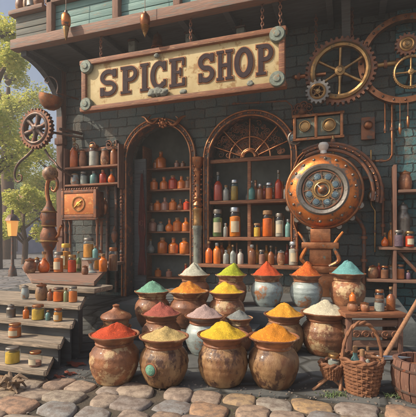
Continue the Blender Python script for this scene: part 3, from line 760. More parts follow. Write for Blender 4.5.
m = MB(); m.tube([(0, -.225, 0), (-.06, -.215, .06)], [.009, .004], 8); m.build('pointer', 'white_enamel', boil)
m = MB(); m.lathe([(0, .55), (.045, .55), (.06, .52), (.05, .48), (.035, .46), (.04, .40), (.03, .38)], 20); m.build('valve_knob', 'white_enamel', boil)
# brass belt over the top right
for rr, yy in ((.49, .02), (.54, .06), (.58, .10)):
    m = MB(); m.tube(arc(.03, -.02, rr, 118, -12, 36, yy), .019, 8)
    if rr == .54:
        m.second('copper')
        for k in range(14): a = R(112-k*9); m.ball((.03+.537*math.cos(a), yy-.018, -.02+.537*math.sin(a)), .013, 1)
    m.build('belt_pipe', 'rusty_iron', boil)
for k in range(7):
    a = R(205+k*22); m = MB(); m.lathe([(0, .05), (.03, .05), (.04, .02), (.04, -.05), (0, -.05)], 14, Matrix.Translation((.43*math.cos(a), .02, .43*math.sin(a))) @ MX); m.build('clamp', 'pewter', boil)
m = MB(); m.bar((0, .25, 0), (0, .37, 0), .14); m.build('wall_mount', 'iron', boil)
# pedestal below
bp_ = onY(321, 262, -.30); bp_.z = SILL
t = thing('pedestal', 'stepped copper pedestal standing under the round boiler', 'pedestal', (bp_.x, -.30, .187))
H_ = bc.z-.42-.187
for z0, z1, wd in ((0, H_*.35, .30), (H_*.35, H_*.45, .46), (H_*.45, H_*.7, .24), (H_*.7, H_*.8, .40), (H_*.8, H_, .22)):
    m = MB(); m.box((0, 0, (z0+z1)/2), (wd, min(.36, wd), z1-z0-.002), .012); m.build('block', 'copper', t)
for s in (-1, 1):
    m = MB(); m.curve([(s*.10, -.14, H_*.45), (s*.2, -.16, H_*.55), (s*.15, -.16, H_*.75), (s*.24, -.14, H_*.95)], [.02, .024, .02, .012], 8); m.build('scroll', 'bright_copper', t)
pipe('copper pipe climbing the wall between window and round boiler', [onY(297, 262, -.09), onY(297, 232, -.09), onY(294, 224, -.09), onY(294, 168, -.09), onY(298, 158, -.09), onY(304, 152, -.12)], .018, 'copper', (.4, .9, 2.3, 2.7))
pipe('rusty pipe bending from the lower right of the boiler down to the floor', [onY(352, 214, -.22), onY(360, 222, -.16), onY(364, 230, -.12), onY(364, 268, -.12), onY(364, 290, -.12)], .022, 'rusty_iron', (.1, 2.2, 2.8))
pipe('thin copper pipe looping over the top left of the boiler', [onY(318, 150, -.20), onY(308, 151, -.16), onY(300, 160, -.12), onY(291, 176, -.10), onY(288, 200, -.10)], .012, 'copper', (.2, 2.5))
pipe('brass pipe running from the green panel down into the boiler', [onY(333, 136, -.22), onY(333, 152, -.22), onY(334, 162, -.26)], .016, 'brass', (.3, .8))
pipe('thin rusty pipe running along the wall above the window arch', [onY(232, 104, -.05), onY(286, 101, -.05), onY(292, 106, -.05), onY(293, 126, -.05)], .011, 'rusty_iron', (.05, .5, 2.8))
p = onY(358, 205, -.30); t = thing('valve_wheel', 'small red brown valve wheel at the right of the round boiler', 'valve', p)
m = MB(); m.torus(.05, .009, Matrix.Translation((0, -.06, 0)) @ MX, 28, 7)
for k in range(4): m.bar((0, -.06, 0), (.05*math.cos(k*PI/2+.4), -.06, .05*math.sin(k*PI/2+.4)), .006)
m.build('wheel', 'rusty_iron', t)
m = MB(); m.bar((0, -.075, 0), (0, .10, 0), .014); m.build('stem', 'brass', t)
# framed green gauge panel above the boiler
p = onY(318, 137, -.10)
t = thing('gauge_panel', 'copper framed green enamel panel above the round boiler', 'panel', p)
m = MB(); m.box((0, 0, .12), (.50, .04, .22), .006); m.build('plate', 'patina', t)
m = MB()
for x in (-.27, -.02, .27): m.box((x, -.015, .12), (.035, .07, .28), .01)
for z in (-.02, .26): m.box((0, -.012, z), (.60, .06, .035), .01)
m.build('frame', 'copper', t)
for x, z, rr in ((-.15, .13, .06), (.13, .12, .07)):
    m = MB(); m.lathe([(0, .03), (rr*.8, .03), (rr, .02), (rr, 0)], 24, Matrix.Translation((x, -.02, z)) @ MX); m.torus(rr, .01, Matrix.Translation((x, -.05, z)) @ MX, 28, 6); m.build('gauge', 'brass', t)
p = onY(368, 137, -.08)
t = thing('wall_bracket', 'small copper wall bracket with a round boss right of the green panel', 'bracket', p)
m = MB(); m.box((0, .02, .1), (.15, .06, .26), .012); m.build('plate', 'rusty_iron', t)
m = MB(); m.ball((0, -.03, .13), .05, 3, (1, .7, 1)); m.build('boss', 'copper', t)
# iron claw ornament between window and boiler
p = onY(303, 112, -.06)
t = thing('wall_ornament', 'rust red iron scroll ornament on the wall below the right end of the sign', 'ornament', p)
m = MB()
for k in range(7):
    a = R(30+k*50); m.tube(spiral(.08*math.cos(a), .08*math.sin(a), .012, .055, k*40, k*40+520, 24, 0), .010, 6)
m.ball((0, -.01, 0), .05, 2); m.build('scroll', 'rusty_iron', t)
for px, py, lab in ((150, 121, 'copper swallow shaped scroll under the letter C of the sign'), (177, 122, 'copper swallow shaped scroll under the letter E of the sign'), (163, 123, 'round copper rosette over the crown of the door arch')):
    p = onY(px, py, -.07); t = thing('wall_ornament', lab, 'ornament', p, 'ornaments over the door')
    m = MB()
    if 'rosette' in lab:
        m.ball((0, 0, 0), .045, 2, (1, .6, 1))
        for k in range(8): m.ball((.055*math.cos(k*PI/4), 0, .055*math.sin(k*PI/4)), .024, 2, (1, .6, 1))
    else:
        s = -1 if px < 160 else 1
        m.curve([(-.14*s, 0, .03), (-.06*s, -.01, -.035), (0, -.02, -.02), (.07*s, -.01, .05), (.13*s, 0, .07)], [.006, .02, .028, .02, .006], 8)
        m.curve([(0, -.02, -.02), (.02*s, -.01, .04), (-.02*s, 0, .08)], [.02, .014, .004], 8)
    m.build('scroll', 'copper', t)
p = onY(295, 138, -.05)
t = thing('wall_lamp', 'round pewter porthole lamp on the wall right of the window arch', 'lamp', p)
m = MB(); m.torus(.075, .018, MX, 32, 8); m.build('ring', 'pewter', t)
m = MB(); m.lathe([(0, .03), (.05, .02), (.07, 0)], 24, MX); m.build('lens', 'blue_enamel', t)
m = MB(); m.box((0, .03, 0), (.10, .04, .2), .01); m.build('plate', 'rusty_iron', t)

# ---------------------------------------------------------------- jars and bottles
def jar(kind, label, loc, h, r, fill='orange', gl='clear_glass', lid='pewter', group=None, level=.85, cat=None):
    """kind: jar, bottle, flask, vial, tin"""
    nm = {'jar': 'spice_jar', 'bottle': 'bottle', 'flask': 'flask', 'vial': 'bottle', 'tin': 'canister', 'cup': 'ceramic_jar'}[kind]
    t = thing(nm, label, cat or {'tin': 'canister', 'jar': 'jar', 'cup': 'jar'}.get(kind, 'bottle'), loc, group, random.uniform(-.4, .4))
    if kind == 'jar':
        pr = [(0, 0), (.92, 0), (1, .04), (1, .70), (.96, .78), (.78, .84)]; lid_ = [(0, .83), (.84, .83), (.86, .85), (.86, .95), (.80, .98), (.25, .99), (0, .99)]
    elif kind == 'cup':
        pr = [(0, 0), (.7, 0), (.95, .15), (1, .40), (.9, .65), (.72, .78), (.78, .84)]; lid_ = [(0, .84), (.84, .84), (.84, .88), (.5, .95), (.18, .97), (.2, 1), (0, 1.02)]
    elif kind == 'bottle':
        pr = [(0, 0), (.92, 0), (1, .03), (1, .48), (.9, .57), (.42, .68), (.34, .72), (.34, .88), (.42, .89), (.42, .92)]; lid_ = [(0, .90), (.30, .90), (.36, .93), (.36, 1.0), (0, 1.0)]
    elif kind == 'flask':
        pr = [(0, 0), (.7, 0), (.95, .12), (1, .26), (.88, .42), (.5, .55), (.3, .62), (.3, .86), (.4, .88)]; lid_ = [(0, .87), (.28, .87), (.34, .9), (.34, 1.0), (0, 1.0)]
    elif kind == 'vial':
        pr = [(0, 0), (.9, 0), (1, .04), (1, .62), (.8, .70), (.45, .76), (.45, .84)]; lid_ = [(0, .84), (.48, .84), (.52, .86), (.50, .98), (0, 1)]
    else:
        pr = [(0, 0), (.95, 0), (1, .03), (.96, .06), (.96, .60), (1, .63), (.96, .66), (.85, .72), (.6, .78), (.6, .84)]; lid_ = [(0, .83), (.68, .84), (.68, .90), (.5, .95), (.2, .97), (.22, 1.0), (0, 1.02)]
    S = lambda q: [(a*r, b*h) for a, b in q]
    seg = 18 if h > .1 else 12
    solid = kind in ('tin', 'cup', 'vial') or gl is None
    if solid:
        m = MB(); m.lathe(S(pr)+[(0, pr[-1][1]*h)], seg); m.build('body', fill if kind in ('tin', 'cup') else 'bottle_'+fill, t)
    else:
        m = MB(); m.lathe(S(pr), seg); m.build('body', gl, t)
        ins = [(a*r*.9, max(b*h, .012*h+.002)) for a, b in pr if b <= level*.8]
        m = MB(); m.lathe(ins+[(ins[-1][0]*.96, level*.8*h*.98), (ins[-1][0]*.5, level*.8*h*1.02), (0, level*.8*h*1.03)], seg); m.build('contents', 'fill_'+fill, t)
    m = MB(); m.lathe(S(lid_), seg); m.build('lid', lid, t)
    if kind in ('jar', 'bottle') and gl and random.random() < .33:
        zt_ = .52 if kind == 'jar' else .38
        m = MB(); vs = []
        for i in range(11):
            a = -PI/2-.75+1.5*i/10; vs.append([m.bm.verts.new((r*1.012*math.cos(a), r*1.012*math.sin(a), h*zz)) for zz in (.16, zt_)])
        for a, b in zip(vs, vs[1:]): m.bm.faces.new((a[0], b[0], b[1], a[1]))
        m.build('paper_label', 'paper', t)
    return t

SX = [0]
def on_shelf(px, pyb, Y, h_px, w_px, **kw):
    p = onY(px, pyb, Y); s = (p-CAM).dot(fw)/F
    return p, h_px*s, w_px*s/2
ORD = ['first', 'second', 'third', 'fourth', 'fifth', 'sixth', 'seventh', 'eighth', 'ninth', 'tenth']
# the window's three shelves
wrow = [
 (1.326, 'top window shelf', .02, [
  (218, 29, 9.5, 'bottle', 'red', 'clear_glass', 'tall necked red bottle'), (226, 16, 6, 'vial', 'clear', None, 'slim clear grey bottle'), (234.5, 21, 8, 'jar', 'amber', 'teal_glass', 'amber jar with a bluish lid'),
  (251.5, 19, 7.5, 'bottle', 'teal', 'teal_glass', 'pale teal bottle'), (260, 16, 6.5, 'vial', 'brown', None, 'short brown bottle'), (269, 17, 7.5, 'jar', 'orange', 'clear_glass', 'orange jar with a steel lid'), (278.5, 29, 8, 'bottle', 'red', 'amber_glass', 'tall thin necked rust coloured bottle'), (286, 14, 5.5, 'vial', 'white', None, 'little whitish vial')]),
 (.85, 'middle window shelf', .02, [
  (217.5, 28, 11, 'jar', 'green', 'green_glass', 'large murky green jar'), (235, 30, 12, 'jar', 'amber', 'amber_glass', 'large jar packed with amber spice'), (225.5, 14, 5, 'vial', 'clear', None, 'small clear vial'),
  (257, 14, 7, 'jar', 'yellow', 'clear_glass', 'small yellow jar'), (267.5, 27, 11, 'jar', 'orange', 'amber_glass', 'big orange jar with a pale lid'), (279.5, 24, 9, 'jar', 'white', 'clear_glass', 'milky white jar'), (288, 18, 6, 'vial', 'teal', None, 'slim teal vial')]),
 (SILL+.002, 'window sill', -.06, [
  (209, 22, 8, 'bottle', 'orange', 'amber_glass', 'burnt orange bottle'), (217, 21, 7.5, 'vial', 'orange', None, 'squat rust orange bottle'), (226, 14, 6, 'vial', 'clear', None, 'grey glass vial'), (233, 19, 6.5, 'bottle', 'clear', 'clear_glass', 'clear bottle'), (240.5, 15, 6, 'vial', 'white', None, 'cloudy white vial'),
  (252, 20, 8, 'vial', 'brown', None, 'dark brown bottle'), (262, 15, 7, 'jar', 'rose', 'clear_glass', 'pinkish jar'), (271, 19, 7, 'bottle', 'brown', 'amber_glass', 'long necked brown bottle'), (281, 15, 8, 'cup', 'brown_glaze', None, 'brown lidded ceramic jar'), (293.5, 24, 10, 'jar', 'white', 'clear_glass', 'tall pale jar with a steel lid')])]
for z, where, Y, items in wrow:
    items = sorted(items)
    for i, (px, hp, wp, k, f, gl, lab) in enumerate(items):
        s = (onY(px, 200, Y)-CAM).dot(fw)/F
        x = onY(px, 200, Y).x
        jar(k, '%s on the %s' % (lab, where), (x, Y, z+.0005), hp*s, wp*s/2, f, gl, random.choice(['cork', 'pewter', 'steel']), 'jars in the shop window')
random.seed(41)
for z, where, Y, items in wrow:
    items = sorted(items)
    for (pa_, _, _, _, _, _, la), (pb__, _, _, _, _, _, lb) in zip(items, items[1:]):
        px = (pa_+pb__)/2
        if abs(px-246) < 4: px += 5
        yb2 = .27 if z > .6 else .20
        s = (onY(px, 200, yb2)-CAM).dot(fw)/F; f = random.choice(['brown', 'orange', 'red', 'rose', 'brown', 'amber', 'clear']); k = random.choice(['vial', 'bottle', 'flask'])
        jar(k, '%s %s in the back row, behind the %s' % ({'brown': 'brown', 'orange': 'orange', 'red': 'red', 'rose': 'pinkish', 'amber': 'amber', 'clear': 'grey'}[f], {'vial': 'squat bottle', 'bottle': 'necked bottle', 'flask': 'round flask'}[k], la), (onY(px, 200, yb2).x, yb2, z+.0005), random.uniform(14, 22)*s, random.uniform(2.6, 3.4)*s, f, None, 'cork', 'back row bottles in the shop window')
# bottles inside the doorway
drow = [(0, 'top', [(156, 9, 'vial', 'brown'), (161, 17, 'bottle', 'orange'), (177, 7, 'vial', 'rose'), (183, 6, 'vial', 'brown')]),
        (1, 'second', [(154, 12, 'vial', 'orange'), (164, 13, 'bottle', 'orange'), (173, 14, 'vial', 'red'), (181.5, 13, 'bottle', 'orange'), (188.5, 12, 'vial', 'brown')]),
        (2, 'third', [(151.5, 8, 'vial', 'brown'), (157.5, 11, 'vial', 'orange'), (165, 13, 'bottle', 'rose'), (173, 12, 'vial', 'orange'), (180.5, 11, 'flask', 'brown'), (187, 11, 'vial', 'red')]),
        (3, 'fourth', [(152.5, 13, 'vial', 'rose'), (160.5, 10, 'vial', 'clear'), (169.5, 13, 'flask', 'orange'), (177.5, 14, 'vial', 'orange'), (186, 14, 'bottle', 'orange')]),
        (4, 'fifth', [(150.5, 14, 'flask', 'clear'), (162.5, 16, 'vial', 'orange'), (173.5, 16, 'bottle', 'orange'), (184.5, 16, 'vial', 'orange')]),
        (5, 'lowest', [(158, 9, 'vial', 'orange'), (169, 8, 'vial', 'rose'), (186, 14, 'flask', 'red')])]
fname = dict(orange='orange', brown='brown', rose='dusty pink', red='dark red', clear='clear grey')
for r_, rn, items in drow:
    for i, (px, hp, k, f) in enumerate(items):
        s = (onY(px, 200, .36)-CAM).dot(fw)/F
        n = len(items); pos = 'leftmost' if i == 0 else ('rightmost' if i == n-1 else ORD[i]+' from the left')
        shape = {'vial': 'squat', 'bottle': 'narrow necked', 'flask': 'round bellied'}[k]
        jar(k, '%s %s bottle inside the doorway, %s on the %s shelf' % (shape, fname[f], pos, rn), (onY(px, 200, .36).x, .36, DZ[r_]+.0005), hp*s, (hp*.24+1.2)*s, f, None, 'cork', 'bottles inside the doorway')
# dark red curtain strip in the doorway
cx_ = onY(142, 200, .10).x; zt = onY(142, 174, .1).z; zb = .3
t = MB(); n = 24
vs = []
for j in range(30):
    z = zt+(zb-zt)*j/29; wd = .012+.048*min(1, j/12)
    if j > 17: wd = .05-.015*math.sin((j-17)*.4)
    vs.append([t.bm.verts.new((cx_+(i/(n-1)-.5)*2*wd, .10+.012*math.sin(i*1.3+j*.1), z)) for i in range(n)])
for a, b in zip(vs, vs[1:]):
    for i in range(n-1): t.bm.faces.new((a[i], a[i+1], b[i+1], b[i]))
o = t.build('curtain', 'red_cloth'); md = o.modifiers.new('thick', 'SOLIDIFY'); md.thickness = .006
tag(o, 'narrow dark red cloth strip hanging at the left of the doorway', 'curtain')

# ---------------------------------------------------------------- left bay: wall shelf, clock
xa, xb = onY(69, 180, -.1).x, onY(121, 180, -.1).x
zs = [onY(95, yy, -.12).z for yy in (166.5, 184.0)]
t = thing('wall_shelf', 'two tier rust brown wall shelf of bottles left of the doorway', 'shelf', ((xa+xb)/2, -.10, zs[1]-.05))
for z in zs:
    m = MB(); m.box((0, 0, z-zs[1]+.05-.014), (xb-xa, .19, .028), .006); m.build('board', 'rim_wood', t)
for x in (-(xb-xa)/2-.012, (xb-xa)/2+.012): m = MB(); m.box((x, 0, .28), (.022, .19, .62), .006); m.build('side', 'old_wood_upright', t)
m = MB()
for x in (-.5, 0, .45): m.tube(spiral(x*.6, .60, .012, .06, 0, 500, 24, -.04), .009, 6)
m.box((0, .02, .56), (xb-xa, .03, .05), .008); m.build('crest', 'rusty_iron', t)
left = [(zs[0], 166.5, 'upper', [(74, 30, 9, 'bottle', 'orange', 'amber_glass', 'tall orange bottle'), (83, 18, 8, 'cup', 'brown_glaze', None, 'brown lidded crock'), (94, 22, 11, 'jar', 'white', 'clear_glass', 'cream jar'), (105, 18, 9, 'cup', 'terracotta', None, 'terracotta lidded jar'), (114, 24, 8, 'bottle', 'brown', 'amber_glass', 'brown bottle')]),
        (zs[1], 184, 'lower', [(75, 12, 9, 'cup', 'blue_glaze', None, 'pale blue round jar'), (84, 13, 8, 'jar', 'clear', 'clear_glass', 'clear jar'), (94, 13, 8, 'vial', 'teal', None, 'dull teal bottle'), (103, 14, 7, 'vial', 'red', None, 'red bottle'), (111.5, 14, 8, 'flask', 'orange', 'amber_glass', 'orange round flask')])]
for z, yy, wn, items in left:
    for (px, hp, wp, k, f, gl, lab) in items:
        s = (onY(px, 180, -.10)-CAM).dot(fw)/F
        jar(k, '%s on the %s board of the wall shelf' % (lab, wn), (onY(px, 180, -.10).x, -.10, z+.0005), hp*s, wp*s/2, f, gl, random.choice(['cork', 'pewter', 'copper']), 'jars on the wall shelf')
for px, py, hgt, lab in ((105, 215, 24, 'small copper censer hanging left of the doorway beside the clock'), (114.5, 243, 44, 'small rusty censer hanging low on a long cord left of the doorway')):
    p = onY(px, py, -.10); u = (p-CAM).dot(fw)/F
    t2_ = thing('hanging_censer', lab, 'censer', p, 'censers left of the doorway')
    m = MB(); m.lathe([(0, 0), (1.2*u, 1*u), (2.6*u, 4*u), (3.4*u, 7.5*u), (3.0*u, 10*u), (1.7*u, 12*u), (2.2*u, 13*u), (1*u, 15*u), (.6*u, 17*u), (0, 17*u)], 18); m.build('body', 'copper' if px < 110 else 'rusty_iron', t2_)
    m = MB(); m.bar((0, 0, 16*u), (0, 0, zs[1]-.03-p.z), .004, seg=6); m.build('cord', 'iron', t2_)
# clock box
pa, pb = onY(61.5, 218.5, -.34), onY(98, 218.5, -.34); top = onY(80, 190, -.34).z
cw, chh = pb.x-pa.x, top-pa.z
t = thing('clock', 'orange copper mantel clock with scalloped edge and gold hands left of the doorway', 'clock', ((pa.x+pb.x)/2, -.30, pa.z))
m = MB(); m.box((0, .04, chh/2), (cw-.04, .18, chh-.04), .012); m.build('case', 'copper', t)
m = MB(); m.box((0, -.055, chh/2), (cw-.12, .012, chh-.11), .004); m.build('face', 'clock_face', t)
m = MB()
for x in (-1, 1): m.box((x*(cw/2-.035), -.03, chh/2), (.05, .08, chh), .012)
for z in (.025, chh-.025): m.box((0, -.032, z), (cw-.122, .07, .05), .012)
k = 0; x = -cw/2+.02
while x < cw/2:
    m.ball((x, -.04, chh+.012), .020, 2); m.ball((x, -.04, -.008), .016, 2); x += .042
m.build('frame', 'rusty_iron', t)
m = MB(); m.torus(.10, .010, Matrix.Translation((0, -.064, chh/2)) @ MX, 40, 6); m.build('dial_ring', 'brass', t)
m = MB(); m.tube([(-.07, -.07, chh/2-.05), (0, -.07, chh/2), (.06, -.07, chh/2+.05)], [.006, .016, .006], 8); m.tube([(0, -.072, chh/2), (.05, -.072, chh/2-.005)], [.014, .004], 8); m.lathe([(0, .02), (.03, .015), (.035, 0)], 18, Matrix.Translation((0, -.062, chh/2)) @ MX)
m.build('clock_hands', 'gold_paint', t)
for x in (-1, 1):
    for y_ in (0, .1):
        lz = pa.z-.50; m = MB(); m.lathe([(0, -.004), (.02, -.004), (.028, -.05), (.015, -.10), (.025, -.17), (.016, -.24), (.020, -lz+.03), (.03, -lz), (0, -lz)], 14, Matrix.Translation((x*(cw/2-.04), y_, 0))); m.build('leg', 'rusty_iron', t)
m = MB(); m.box((0, .05, -.012), (cw-.02, .22, .022), .006); m.build('stand_board', 'rusty_iron', t)

# ---------------------------------------------------------------- counter and display stairs at the left
TZ = [.50, .385, .28, .18, .08]; TR = [(97, 282.5), (80, 305.5), (72, 324.5), (60, 344.5), (46, 371)]
ends_ = [onZ(px, py, z) for (px, py), z in zip(TR, TZ)]
stair = thing('display_stairs', 'wide pale plank display stairs with jars on each tread at the left of the shop', 'stairs', (-1.0, -1.6, 0))
off = Vector((-1.0, -1.6, 0))
def sbox(mb, x0, x1, y0, y1, z0, z1, bev=.008, jit=0): mb.box(Vector(((x0+x1)/2, (y0+y1)/2, (z0+z1)/2))-off, (x1-x0, y1-y0, z1-z0), bev, jit=jit)
e0 = ends_[0]; lx = onY(22, 280, e0.y).x
def slab(nm, mtl, poly, z0, z1):
    # polygon in plan, thick in z
    m = MB(); m.prism([(a-off.x, b-off.y) for a, b in poly], None, -z0, -z1, Matrix(((1, 0, 0, 0), (0, 0, 1, 0), (0, -1, 0, 0), (0, 0, 0, 1))))
    bmesh.ops.bevel(m.bm, geom=m.bm.edges[:], offset=.006, segments=2, affect='EDGES'); return m.build(nm, mtl, stair)
deck = [(lx+.06, e0.y+.04), (e0.x-.05, e0.y+.04), (-.86, -1.05), (-1.245, -.5), (-1.245, -.004), (-2.30, -.004), (-2.30, -.45), (-1.98, -1.2)]
slab('counter_top', 'pink_wood', deck, TZ[0]-.036, TZ[0])
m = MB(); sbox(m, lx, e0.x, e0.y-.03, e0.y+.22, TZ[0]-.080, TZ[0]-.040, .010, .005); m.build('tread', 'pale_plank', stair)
for i in range(1, 5):
    e = ends_[i]; yb_ = ends_[i-1].y+.07; dy = yb_-e.y; xl = -1.15-.1*i
    m = MB(); n = 9; top_, bot_ = [], []
    pl = [(xl, e.y)] + [(xl+(e.x-xl)*k/n, e.y+random.uniform(-.006, .006)) for k in range(1, n)] + [(e.x-.012, e.y), (e.x, e.y+.014), (e.x-.62*dy, yb_), (xl, yb_)]
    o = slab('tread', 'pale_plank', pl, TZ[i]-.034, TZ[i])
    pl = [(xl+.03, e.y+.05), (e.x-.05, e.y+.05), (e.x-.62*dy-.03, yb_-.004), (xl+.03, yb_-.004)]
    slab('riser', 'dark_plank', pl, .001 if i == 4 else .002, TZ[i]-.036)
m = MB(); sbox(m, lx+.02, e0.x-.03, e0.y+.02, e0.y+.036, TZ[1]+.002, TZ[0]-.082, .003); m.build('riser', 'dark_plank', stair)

def put(kind, lab, px, pyb, z, h, w_, fill, gl, lid, grp, level=.85, ymax=-.08):
    p = onZ(px, pyb, z)
    if grp != 'jars on the counter':
        p = onY(px, pyb, ends_[TZ.index(z)].y+(.055 if z != TZ[1] else .10)); p.z = z
    if p.y > ymax: p = onY(px, pyb, ymax); p.z = z
    s = (p-CAM).dot(fw)/F
    p.z = z+.0005
    return jar(kind, lab, p, h*s, w_*s/2, fill, gl, lid, grp, level)
G1 = 'jars on the counter'
put('jar', 'tall orange jar with a pewter lid in the front of the counter', 58.5, 272.5, TZ[0], 21, 10, 'orange', 'clear_glass', 'pewter', G1)
put('jar', 'dark red brown jar on the counter below the clock', 72, 272.5, TZ[0], 18, 9, 'red', 'amber_glass', 'brass', G1)
put('flask', 'round bellied amber flask on the counter in front of the copper still', 44, 272.5, TZ[0], 21, 12, 'orange', 'amber_glass', 'cork', G1)
put('cup', 'low brown lidded pot at the left end of the counter', 30, 273, TZ[0], 15, 12, 'brown_glaze', None, 'copper', G1)
put('jar', 'tall amber jar with a yellow lid at the back of the counter', 66, 269.2, TZ[0], 26, 10, 'amber', 'clear_glass', 'gold_paint', G1)
put('vial', 'dull orange bottle on the counter near the doorway', 103, 271.5, TZ[0], 18, 8, 'orange', None, 'cork', G1)
put('jar', 'brown jar on the counter at the side of the doorway', 113, 271, TZ[0], 24, 9, 'brown', 'clear_glass', 'copper', G1)
put('vial', 'small red bottle between the amber flask and the orange jar on the counter', 51.5, 270.8, TZ[0], 15, 6, 'red', None, 'cork', G1)
put('bottle', 'slender green bottle right of the dark red jar on the counter', 78.5, 271.5, TZ[0], 20, 6, 'green', 'green_glass', 'cork', G1)
put('cup', 'tiny terracotta pot at the very front edge of the counter', 85, 274.5, TZ[0], 9, 7, 'terracotta', None, 'copper', G1)
put('tin', 'little brass lidded tin by the foot of the copper still', 37, 271, TZ[0], 14, 7, 'pewter', None, 'brass', G1)
put('jar', 'orange jar behind the dull orange bottle near the doorway', 98, 269.6, TZ[0], 20, 8, 'amber', 'clear_glass', 'copper', G1)
# cake stand with a jar on it
p = onZ(91, 272.8, TZ[0]); s = (p-CAM).dot(fw)/F; p.z = TZ[0]+.0005
t = thing('cake_stand', 'pale teal footed stand on the counter holding an orange jar', 'stand', p)
hs = 15*s
m = MB(); m.lathe([(0, 0), (5.5*s, 0), (5.5*s, .01), (2.5*s, .03), (2*s, hs*.5), (3.5*s, hs*.8), (9*s, hs*.9), (9*s, hs), (0, hs)], 24); m.build('dish', 'teal_stone' if 'teal_stone' in MATS else 'blue_glaze', t)
jar('jar', 'fat orange and yellow jar standing on the pale teal footed stand', (p.x-3*s, p.y, p.z+hs+.0005), 20*s, 5.5*s, 'amber', 'clear_glass', 'pewter', G1)
jar('vial', 'small teal bottle standing on the pale teal footed stand', (p.x+5*s, p.y, p.z+hs+.0005), 12*s, 2.8*s, 'teal', None, 'cork', G1)
G2 = 'jars on the display stairs'
put('vial', 'little brown bottle between the cream jar and the amber jar on the second tread', 50, 299.5, TZ[1], 12, 5.5, 'brown', None, 'cork', G2)
put('vial', 'small dark green bottle between two jars of the second tread', 66, 300, TZ[1], 14, 5, 'green', None, 'cork', G2)
put('vial', 'small rust bottle left of the squat yellow jar on the third tread', 26, 318, TZ[2], 12, 6, 'orange', None, 'cork', G2)
put('vial', 'small teal bottle right of the squat yellow jar on the third tread', 48, 320, TZ[2], 10, 5, 'teal', None, 'cork', G2)
put('cup', 'dull grey lidded jar at the left of the second tread', 25, 299.5, TZ[1], 14, 8, 'blue_glaze', None, 'pewter', G2)
put('cup', 'large cream jar with a brown lid on the second tread', 41.5, 300.5, TZ[1], 17, 12, 'cream_glaze', None, 'copper', G2)
put('jar', 'amber jar with a dark lid on the second tread, right of the cream jar', 58.5, 301.5, TZ[1], 14, 11, 'orange', 'amber_glass', 'iron', G2)
put('jar', 'orange jar at the right end of the second tread', 73, 302.5, TZ[1], 16, 9, 'orange', 'clear_glass', 'pewter', G2)
put('jar', 'squat yellow and amber jar on the third tread', 38, 318.5, TZ[2], 15, 13, 'yellow', 'clear_glass', 'copper', G2)
put('jar', 'small amber jar near the right end of the third tread', 58, 320.5, TZ[2], 13, 9, 'amber', 'clear_glass', 'copper', G2)
put('tin', 'round pewter tin at the far left of the third tread', 11, 316.0, TZ[2], 13, 9, 'pewter', None, 'pewter', G2)
put('jar', 'short jar of bright orange spice alone on the fourth tread', 15, 335.5, TZ[3], 14, 13, 'orange', 'clear_glass', 'copper', G2)
put('jar', 'wide jar of yellow spice at the left of the bottom tread', 12.5, 360.5, TZ[4], 16, 15, 'yellow', 'clear_glass', 'pewter', G2)
put('jar', 'clear half empty jar at the right of the bottom tread', 35.5, 364.5, TZ[4], 15, 13, 'rose', 'clear_glass', 'copper', G2, .4)

# copper still with swan neck on the counter
p = onZ(49, 271.0, TZ[0]); s = (p-CAM).dot(fw)/F; p.z = TZ[0]+.0005
H = 100*s
t = thing('copper_still', 'tall dark copper still with a curled swan neck standing on the counter corner', 'still', p)
u = s
m = MB(); m.lathe([(0, 0), (8*u, 0), (8.5*u, 2*u), (6*u, 5*u), (4*u, 14*u), (3.5*u, 20*u), (6*u, 24*u), (8*u, 30*u), (8.5*u, 36*u), (7*u, 40*u), (5.5*u, 44*u), (7*u, 46*u), (7*u, 58*u), (5.5*u, 62*u), (3*u, 66*u), (2.4*u, 70*u), (0, 70*u)], 28); m.build('body', 'rusty_iron', t)
m = MB()
for z in (45, 59, 30, 5): m.torus({45: 6.6, 59: 7, 30: 8.2, 5: 6.2}[z]*u, .9*u, Matrix.Translation((0, 0, z*u)), 28, 6)
m.build('band', 'brass', t)
m = MB(); pts = [Vector((0, 0, 68*u)), Vector((-2*u, 0, 75*u)), Vector((-2.5*u, 0, 84*u)), Vector((0, 0, 92*u)), Vector((5*u, 0, 94*u)), Vector((9.5*u, 0, 90*u)), Vector((10*u, 0, 84*u)), Vector((7*u, 0, 79.5*u)), Vector((3.5*u, 0, 81*u)), Vector((3.6*u, 0, 84*u))]
m.curve(pts, [2.4*u, 2.2*u, 2*u, 1.9*u, 1.8*u, 1.7*u, 1.5*u, 1.3*u, 1.1*u, .6*u], 12); m.build('swan_neck', 'copper', t)
m = MB(); m.lathe([(0, 90*u), (5*u, 91*u), (7.5*u, 95*u), (7.5*u, 99*u), (5*u, 103*u), (2*u, 104*u), (0, 106*u)], 24, Matrix.Translation((1.5*u, 0, 0))); m.build('top_pot', 'cream_glaze', t)
m = MB(); m.curve([(6*u, 0, 33*u), (11*u, 0, 35*u), (13*u, 0, 42*u), (16*u, 0, 45*u)], [1.6*u, 1.4*u, 1.2*u, 1.5*u], 10); m.curve([(-8*u, 0, 50*u), (-10*u, 0, 54*u), (-7*u, 0, 60*u)], 1*u, 8); m.build('spout', 'copper', t)

